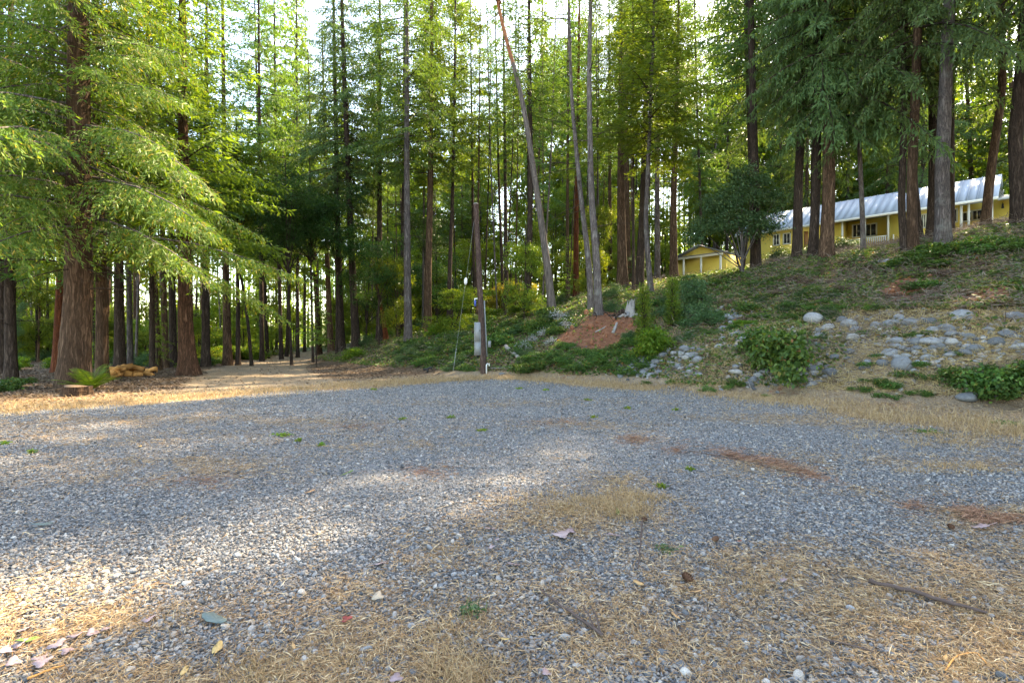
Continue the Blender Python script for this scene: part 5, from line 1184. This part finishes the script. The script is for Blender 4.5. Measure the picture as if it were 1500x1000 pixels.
mb = MB(); n = isb.sum(); P = P3(isb, .02, .34); D = unit(rng.normal(0, 1, (n, 3)) * [1, 1, .5]); V, Q = leaf_quads(P, D, rng.normal(0, 1, (n, 3)), rng.uniform(.18, .5, n), np.full(n, .016), .0, .5); mb.add(V, Q, tint=np.repeat(rng.random(n), 4))
tag(obj('dead_brush', mb.mesh('dead_brush', [brush_m])), 'tangle of grey-brown dead stems over the slope', 'brush', kind='stuff')
mb = MB(); n = iss.sum(); P = P3(iss, .01, .06); D = unit(rng.normal(0, 1, (n, 3)) * [1, 1, .3]); V, Q = leaf_quads(P, D, rng.normal(0, 1, (n, 3)), rng.uniform(.10, .26, n), np.full(n, .012), .0, .5); mb.add(V, Q, tint=np.repeat(np.clip(rng.normal(.6, .25, n), 0, 1), 4))
sx_ = rng.random(len(X)) < np.where((px > 960) & (py > 440), .16, .05) * (rd < .5)
blades(mb, rng, X[sx_], Y[sx_], Z[sx_] - .01, .24, .011, .8, np.clip(rng.normal(.6, .25, sx_.sum()), 0, 1)); blades(mb, rng, X[sx_] + .06, Y[sx_] + .03, Z[sx_] - .01, .2, .011, 1.0, np.clip(rng.normal(.6, .25, sx_.sum()), 0, 1))
tag(obj('slope_straw', mb.mesh('slope_straw', [grass_m])), 'pale straw lying over the rocky slope', 'straw', kind='stuff')
mb = MB(); put_leaves(mb, rng, P3(isl, .005, .04), .13, .10, 1.0, .35)
X, Y = wedge(rng, 110000, 11, 45, 1.05); keep = (X < -3) & (gravel_mask(X, Y) < .3); X, Y = X[keep], Y[keep]; keep = rng.random(len(X)) < np.where(road_mask(X, Y) > .5, .06, .15 + .75 * sstep(1.6, 4.0, polydist(YARD, X, Y))); X, Y = X[keep], Y[keep]
put_leaves(mb, rng, np.stack([X, Y, height(X, Y) + rng.uniform(.004, .03, len(X))], 1), .10, .07, 1.0, .35)
tag(obj('leaf_litter', mb.mesh('leaf_litter', [leaf_dead])), 'brown fallen leaves covering the wood floor and bank', 'leaf litter', kind='stuff')

# gravel stones: instanced stone shapes on scattered points
stones = bpy.data.collections.new('gravel_shapes')
for k in range(5):
    bm = bmesh.new(); bmesh.ops.create_icosphere(bm, subdivisions=2, radius=1.0); g = np.random.default_rng(80 + k); dirs = unit(g.normal(0, 1, (6, 3))); cut = g.uniform(.5, .85, 6); sc = (g.uniform(.9, 1.2), g.uniform(.65, 1), g.uniform(.45, .7))
    for v in bm.verts:
        p = np.array(v.co)
        for d_, c_ in zip(dirs, cut):
            e = p @ d_ - c_
            if e > 0: p = p - d_ * e * .9
        v.co = p * sc
    me = bpy.data.meshes.new('gravel_stone'); bm.to_mesh(me); bm.free(); me.materials.append(gravel_m)
    o = bpy.data.objects.new('gravel_stone', me); stones.objects.link(o)
rng = np.random.default_rng(300)
X, Y = wedge(rng, 430000, 1.75, 24, 1.04); g = gravel_mask(X, Y); m = duff_mask(X, Y)
keep = rng.random(len(X)) < sstep(.3, .7, g) * np.clip(1.08 - m * .5, .3, 1) * np.clip(.35 + 1.25 * fbm(X * .55 + 60, Y * .55), .3, 1); X, Y = X[keep], Y[keep]; n = len(X)
size = rng.lognormal(math.log(.0072), .42, n) * (1 + np.clip(Y - 4, 0, 20) * .055)
size = np.clip(size, .0032, .032)
P = np.stack([X, Y, height(X, Y) + size * .25 + rng.uniform(0, .008, n)], 1)
pm = bpy.data.meshes.new('gravel'); pm.vertices.add(n); pm.vertices.foreach_set('co', P.astype(np.float32).ravel())
at = pm.attributes.new('size', 'FLOAT', 'POINT'); at.data.foreach_set('value', size.astype(np.float32))
at = pm.attributes.new('rot', 'FLOAT_VECTOR', 'POINT'); at.data.foreach_set('vector', np.stack([rng.normal(0, .35, n), rng.normal(0, .35, n), rng.random(n) * 6.283], 1).astype(np.float32).ravel())
at = pm.attributes.new('pick', 'INT', 'POINT'); at.data.foreach_set('value', rng.integers(0, 5, n).astype(np.int32))
pm.materials.append(gravel_m)
go = tag(obj('gravel', pm), 'loose blue-grey gravel stones covering the yard', 'gravel', kind='stuff')
ng = bpy.data.node_groups.new('gravel_scatter', 'GeometryNodeTree')
ng.interface.new_socket('Geometry', in_out='INPUT', socket_type='NodeSocketGeometry'); ng.interface.new_socket('Geometry', in_out='OUTPUT', socket_type='NodeSocketGeometry')
gi, gout = ng.nodes.new('NodeGroupInput'), ng.nodes.new('NodeGroupOutput')
ci = ng.nodes.new('GeometryNodeCollectionInfo'); ci.inputs['Collection'].default_value = stones; ci.inputs['Separate Children'].default_value = True; ci.inputs['Reset Children'].default_value = True
ip = ng.nodes.new('GeometryNodeInstanceOnPoints'); ip.inputs['Pick Instance'].default_value = True
def na(name, t):
    a = ng.nodes.new('GeometryNodeInputNamedAttribute'); a.data_type = t; a.inputs['Name'].default_value = name
    return [o for o in a.outputs if o.enabled and o.name == 'Attribute'][0]
e2r = ng.nodes.new('FunctionNodeEulerToRotation')
ng.links.new(gi.outputs[0], ip.inputs['Points']); ng.links.new(ci.outputs[0], ip.inputs['Instance'])
ng.links.new(na('pick', 'INT'), ip.inputs['Instance Index']); ng.links.new(na('size', 'FLOAT'), ip.inputs['Scale'])
ng.links.new(na('rot', 'FLOAT_VECTOR'), e2r.inputs[0]); ng.links.new(e2r.outputs[0], ip.inputs['Rotation'])
ng.links.new(ip.outputs[0], gout.inputs[0])
go.modifiers.new('scatter', 'NODES').node_group = ng

X, Y = wedge(rng, 60000, 11, 27, 1.03); Z = height(X, Y); px, py = topix(X, Y, Z)
w_ = np.exp(-((px - 960) / 55) ** 2 - ((py - 535) / 22) ** 2) + .8 * np.exp(-((px - 1080) / 34) ** 2 - ((py - 480) / 34) ** 2) + .8 * np.exp(-((px - 1140) / 70) ** 2 - ((py - 550) / 14) ** 2) + .9 * np.exp(-((px - 1350) / 190) ** 2 - ((py - 500) / 36) ** 2)
keep = (rng.random(len(X)) < w_ * .7) & (Z > .02); X, Y, Z = X[keep], Y[keep], Z[keep]; n = len(X); size = np.clip(rng.lognormal(math.log(.05), .4, n), .025, .1)
rm2 = bpy.data.meshes.new('rubble'); rm2.vertices.add(n); rm2.vertices.foreach_set('co', np.stack([X, Y, Z + size * .1], 1).astype(np.float32).ravel())
for nm, ty, key, val in (('size', 'FLOAT', 'value', size.astype(np.float32)), ('rot', 'FLOAT_VECTOR', 'vector', np.stack([rng.normal(0, .35, n), rng.normal(0, .35, n), rng.random(n) * 6.283], 1).astype(np.float32).ravel()), ('pick', 'INT', 'value', rng.integers(0, 5, n).astype(np.int32))):
    rm2.attributes.new(nm, ty, 'POINT').data.foreach_set(key, val)
ro = tag(obj('rubble', rm2), 'small broken stones filling the gaps between the bank rocks', 'rubble', kind='stuff'); ro.modifiers.new('scatter', 'NODES').node_group = ng

# ------------------------------------------------------------------ fallen leaves, sticks, cones, weeds in the yard
def m_fallen(name, c):
    return m_leaf(name, [(0, tuple(x * .8 for x in c)), (1, tuple(min(1, x * 1.15) for x in c))], .12, .6, (1, 1, 1), .25)
FL = {'pink': m_fallen('leaf_pink', (.34, .25, .25)), 'cream': m_fallen('leaf_cream', (.42, .36, .26)), 'teal': m_fallen('leaf_teal', (.15, .19, .18)), 'red': m_fallen('leaf_red', (.30, .085, .06)), 'green': m_fallen('leaf_green', (.13, .20, .05)), 'tan': m_fallen('leaf_tan', (.45, .28, .13))}
def leaf_shape(kind, seed):
    g = np.random.default_rng(seed)
    if kind == 'lobed':
        ang = np.linspace(-2.6, 2.6, 23); r = .5 + .42 * np.abs(np.cos(ang * 1.6)) ** 1.6 + g.normal(0, .04, 23)
        pts = np.stack([np.sin(ang) * r * .95, np.cos(ang) * r], 1)
    else:
        t = np.linspace(0, 6.283, 19)[:-1]; pts = np.stack([np.sin(t) * .36 * (1 + .12 * np.cos(t)), np.cos(t)], 1) + g.normal(0, .015, (18, 2))
    z = .18 * pts[:, 0] ** 2 + .10 * pts[:, 1] ** 2 + g.normal(0, .05, len(pts))
    V = np.vstack([[0, -.1, 0], np.column_stack([pts, z])]); k = len(pts)
    V2 = V - [0, 0, .02]
    Tt = [[0, 1 + (i + 1) % k, 1 + i] for i in range(k)]; Tb = [[k + 1, k + 2 + i, k + 2 + (i + 1) % k] for i in range(k)]
    mb = MB(); mb.add(np.vstack([V, V2]), [[1 + i, 1 + (i + 1) % k, k + 2 + (i + 1) % k, k + 2 + i] for i in range(k)], Tt + Tb, tint=g.random(2 * k + 2))
    mb.tube(np.array([[0, -.5, 0], [.03, -1.1, .06], [.1, -1.5, .1]]), .025, 4, False)
    return mb
LSH = {}
lr = random.Random(9)
def fleaf(kind, colr, px, py, wpx, label, group=None):
    key = (kind, colr, lr.randrange(3))
    if key not in LSH: LSH[key] = leaf_shape(kind, hash(kind) % 7 + key[2] * 3 + len(colr)).mesh('fallen_leaf', [FL[colr]])
    d = CAM_Z * F / (py - 500); r = wpx / F * d / 2 / (1.05 if kind == 'lobed' else .9); x = (px - 750) / F * d
    tag(obj('fallen_leaf', LSH[key], None, (x, d, h1(x, d) + .024 + .1 * r), (lr.uniform(-.3, .3), lr.uniform(-.3, .3), lr.uniform(0, 6.28)), (r, r, r)), label, 'leaf', group)
fleaf('oval', 'teal', 314, 911, 42, 'large grey-green curled leaf lying alone on gravel')
fleaf('oval', 'green', 42, 940, 30, 'green leaf lying among pinkish leaves on the straw')
fleaf('lobed', 'cream', 553, 877, 24, 'cream round leaf near the reddish leaf on gravel')
fleaf('lobed', 'red', 508, 909, 22, 'dark red leaf on the gravel near the cream leaf')
fleaf('oval', 'tan', 318, 954, 32, 'tan elongated leaf on gravel beside the sunlit dry grass')
fleaf('oval', 'tan', 935, 857, 18, 'small tan leaf near the forked stick')
fleaf('oval', 'cream', 899, 771, 18, 'cream leaf at the lower edge of the dry grass patch')
fleaf('lobed', 'pink', 900, 788, 24, 'pale pink lobed leaf right of the dry grass patch')
fleaf('oval', 'red', 1083, 795, 14, 'small rusty leaf beside a pine cone on gravel')
fleaf('oval', 'green', 510, 694, 16, 'small green leaf on the middle of the gravel')
fleaf('oval', 'green', 905, 754, 14, 'green leaf in the dry grass patch')
fleaf('oval', 'teal', 62, 769, 22, 'small blue-green leaf on the clean gravel')
fleaf('lobed', 'pink', 1437, 772, 30, 'pale torn leaf beside the drift of rusty needles')
for px, py, w in ((717, 779, 20), (822, 789, 34), (835, 783, 22), (728, 795, 10), (753, 833, 24), (720, 807, 12), (557, 831, 24), (800, 988, 22), (580, 996, 26), (1147, 853, 14), (28, 946, 26), (58, 968, 24), (84, 948, 30), (98, 957, 20), (20, 972, 26), (62, 974, 30), (110, 935, 26), (217, 911, 22), (155, 925, 22), (135, 930, 20), (35, 925, 24), (8, 955, 26)):
    fleaf('lobed', 'pink', px, py, w, 'pinkish dry lobed leaf lying on the gravel', 'pinkish fallen leaves')
for px, py, w in ((282, 672, 14), (455, 722, 16), (205, 655, 10), (645, 642, 10), (1020, 870, 16), (990, 905, 14), (1170, 884, 12), (1250, 770, 10), (660, 905, 12), (430, 950, 12), (270, 985, 20), (1330, 925, 14), (1385, 972, 14), (740, 940, 12)):
    fleaf('oval', 'tan', px, py, w, 'small tan dry leaf lying on the ground', 'small tan fallen leaves')

def stick(label, pts, r, mat=bark_stick, twig=None):
    W = []
    for px, py in pts:
        d = CAM_Z * F / (py - 500); x = (px - 750) / F * d; W.append((x, d, h1(x, d) + r + .022))
    W = np.array(W); c = W.mean(0); W = W - c; u = np.linspace(0, len(W) - 1, 12); P = np.stack([np.interp(u, range(len(W)), W[:, i]) for i in range(3)], 1)
    g = np.random.default_rng(int(pts[0][0])); P[1:-1] += g.normal(0, r * .25, (10, 3))
    mb = MB(); mb.tube(P, np.linspace(r, r * .6, 12) * (1 + g.normal(0, .06, 12)), 8, True, rough=.05, rng=g)
    for tw in (twig or []):
        Tt = []
        for px, py, up in tw:
            d = CAM_Z * F / (py - 500); x = (px - 750) / F * d; Tt.append(np.array([x, d, h1(x, d) + r + .022 + up]) - c)
        mb.tube(np.array(Tt), np.linspace(r * .7, r * .3, len(Tt)), 6, True, rng=g)
    tag(obj('fallen_stick', mb.mesh('fallen_stick', [mat], True), None, c), label, 'stick')
stick('dark forked stick with broken orange end lying on gravel', [(883, 935), (850, 910), (820, 892), (791, 868)], .009, twig=[[(872, 927, 0), (862, 915, .04), (853, 904, .05)], [(880, 932, .0), (872, 916, .05), (865, 908, .06)]])
stick('short upright-looking dark twig below the dry grass patch', [(942, 762), (939, 785), (938, 805), (934, 836)], .007)
stick('long straight purplish stick lying on the straw', [(1273, 857), (1330, 872), (1390, 890), (1446, 906)], .014)
stick('thin dark twig in the straw below the long stick', [(1197, 940), (1240, 950), (1280, 962)], .005)
stick('thin bent twig on the gravel uphill of the long stick', [(1196, 815), (1215, 835), (1232, 852)], .004)
stick('pale curved grass stalk lying in the straw', [(1385, 990), (1400, 968), (1430, 962), (1445, 980)], .004, wood_cut)
stick('pale bent stem among the straw on gravel', [(1275, 785), (1310, 805), (1350, 812)], .004, wood_grey)
stick('thin twig crossing the gravel under the needle drift', [(1010, 660), (1080, 672), (1150, 690)], .006)
stick('brown stick lying on the sunlit dry grass', [(40, 998), (75, 984), (95, 978)], .006, wood_cut)
cone_m = m_plain('cone_brown', (.11, .055, .032), .9, 40, .5)
def cone(px, py, wpx, label):
    d = CAM_Z * F / (py - 500); x = (px - 750) / F * d; r = wpx / F * d / 2; mb = MB(); g = np.random.default_rng(int(px))
    mb.tube(np.array([[-1.2, 0, 0], [-.6, 0, 0], [.3, 0, 0], [1.2, 0, 0]]), [.35, .55, .5, .1], 8, True)
    k = 70; t = np.linspace(-1.15, 1.1, k); a_ = np.arange(k) * 2.4; rr_ = .6 * np.sqrt(np.clip(1 - (t / 1.4) ** 2, .05, 1))
    P = np.stack([t, rr_ * np.cos(a_) * .8, rr_ * np.sin(a_) * .8], 1); D = np.stack([np.full(k, .6), np.cos(a_), np.sin(a_)], 1)
    V, Q = leaf_quads(P, D, np.stack([np.full(k, -1.0), np.cos(a_), np.sin(a_)], 1), np.full(k, .42), np.full(k, .36)); mb.add(V, Q)
    tag(obj('pine_cone', mb.mesh('pine_cone', [cone_m]), None, (x, d, h1(x, d) + r * .7 + .015), (g.random() * 6, 0, g.random() * 6), (r,) * 3), label, 'cone')
cone(1007, 852, 16, 'brown cone lying on straw near the forked stick'); cone(1048, 793, 10, 'dark small cone on the gravel beside a rusty leaf'); cone(944, 765, 8, 'tiny dark cone at the end of the dark twig'); cone(1393, 772, 9, 'dark cone beside the drift of rusty needles')
def weed(px, py, wpx, hgt, label, group=None, m=leaf_fern, cnt=60):
    d = CAM_Z * F / (py - 500); x = (px - 750) / F * d; r = wpx / F * d / 2; g = np.random.default_rng(int(px * 7 + py)); mb = MB()
    X = g.normal(0, r * .5, cnt); Y = g.normal(0, r * .5, cnt); blades(mb, g, X, Y, np.zeros(cnt) - .005, hgt, .004 + .0008 * d, .7, g.random(cnt))
    q = cnt; P = np.stack([g.normal(0, r * .5, q), g.normal(0, r * .5, q), g.random(q) * hgt * .7], 1); put_leaves(mb, g, P, .02 + .004 * d, .010 + .002 * d, .7, .6)
    root = empty('weed', (x, d, h1(x, d)), label, 'plant', group); obj('leaves', mb.mesh('leaves', [m]), root)
weed(968, 711, 14, .06, 'small bright green grass tuft beside the dry grass patch'); weed(416, 637, 24, .05, 'low green weed on the far gravel near the sunlit strip', cnt=80); weed(706, 630, 14, .05, 'tiny green weed on the middle gravel')
weed(1358, 631, 36, .06, 'low dark green weed mat on the dry grass edge', m=leaf_bramble, cnt=120); weed(1478, 618, 40, .06, 'green weed mat at the foot of the big rocks', m=leaf_bramble, cnt=140); weed(690, 900, 30, .09, 'wiry grey-green plant standing in the straw', m=leaf_sage, cnt=50); weed(975, 806, 26, .07, 'wiry dark plant beside the dark twig', m=leaf_sage, cnt=40)
for px, py in ((47, 663), (6, 651), (437, 646), (470, 652), (590, 615), (800, 570), (760, 568), (660, 612), (870, 610), (990, 600), (920, 598), (1010, 686), (547, 570), (860, 585)):
    weed(px, py, 10 if py > 600 else 9, .07, 'tiny green weed sprouting from the far gravel', 'tiny weeds in the far gravel', cnt=30)
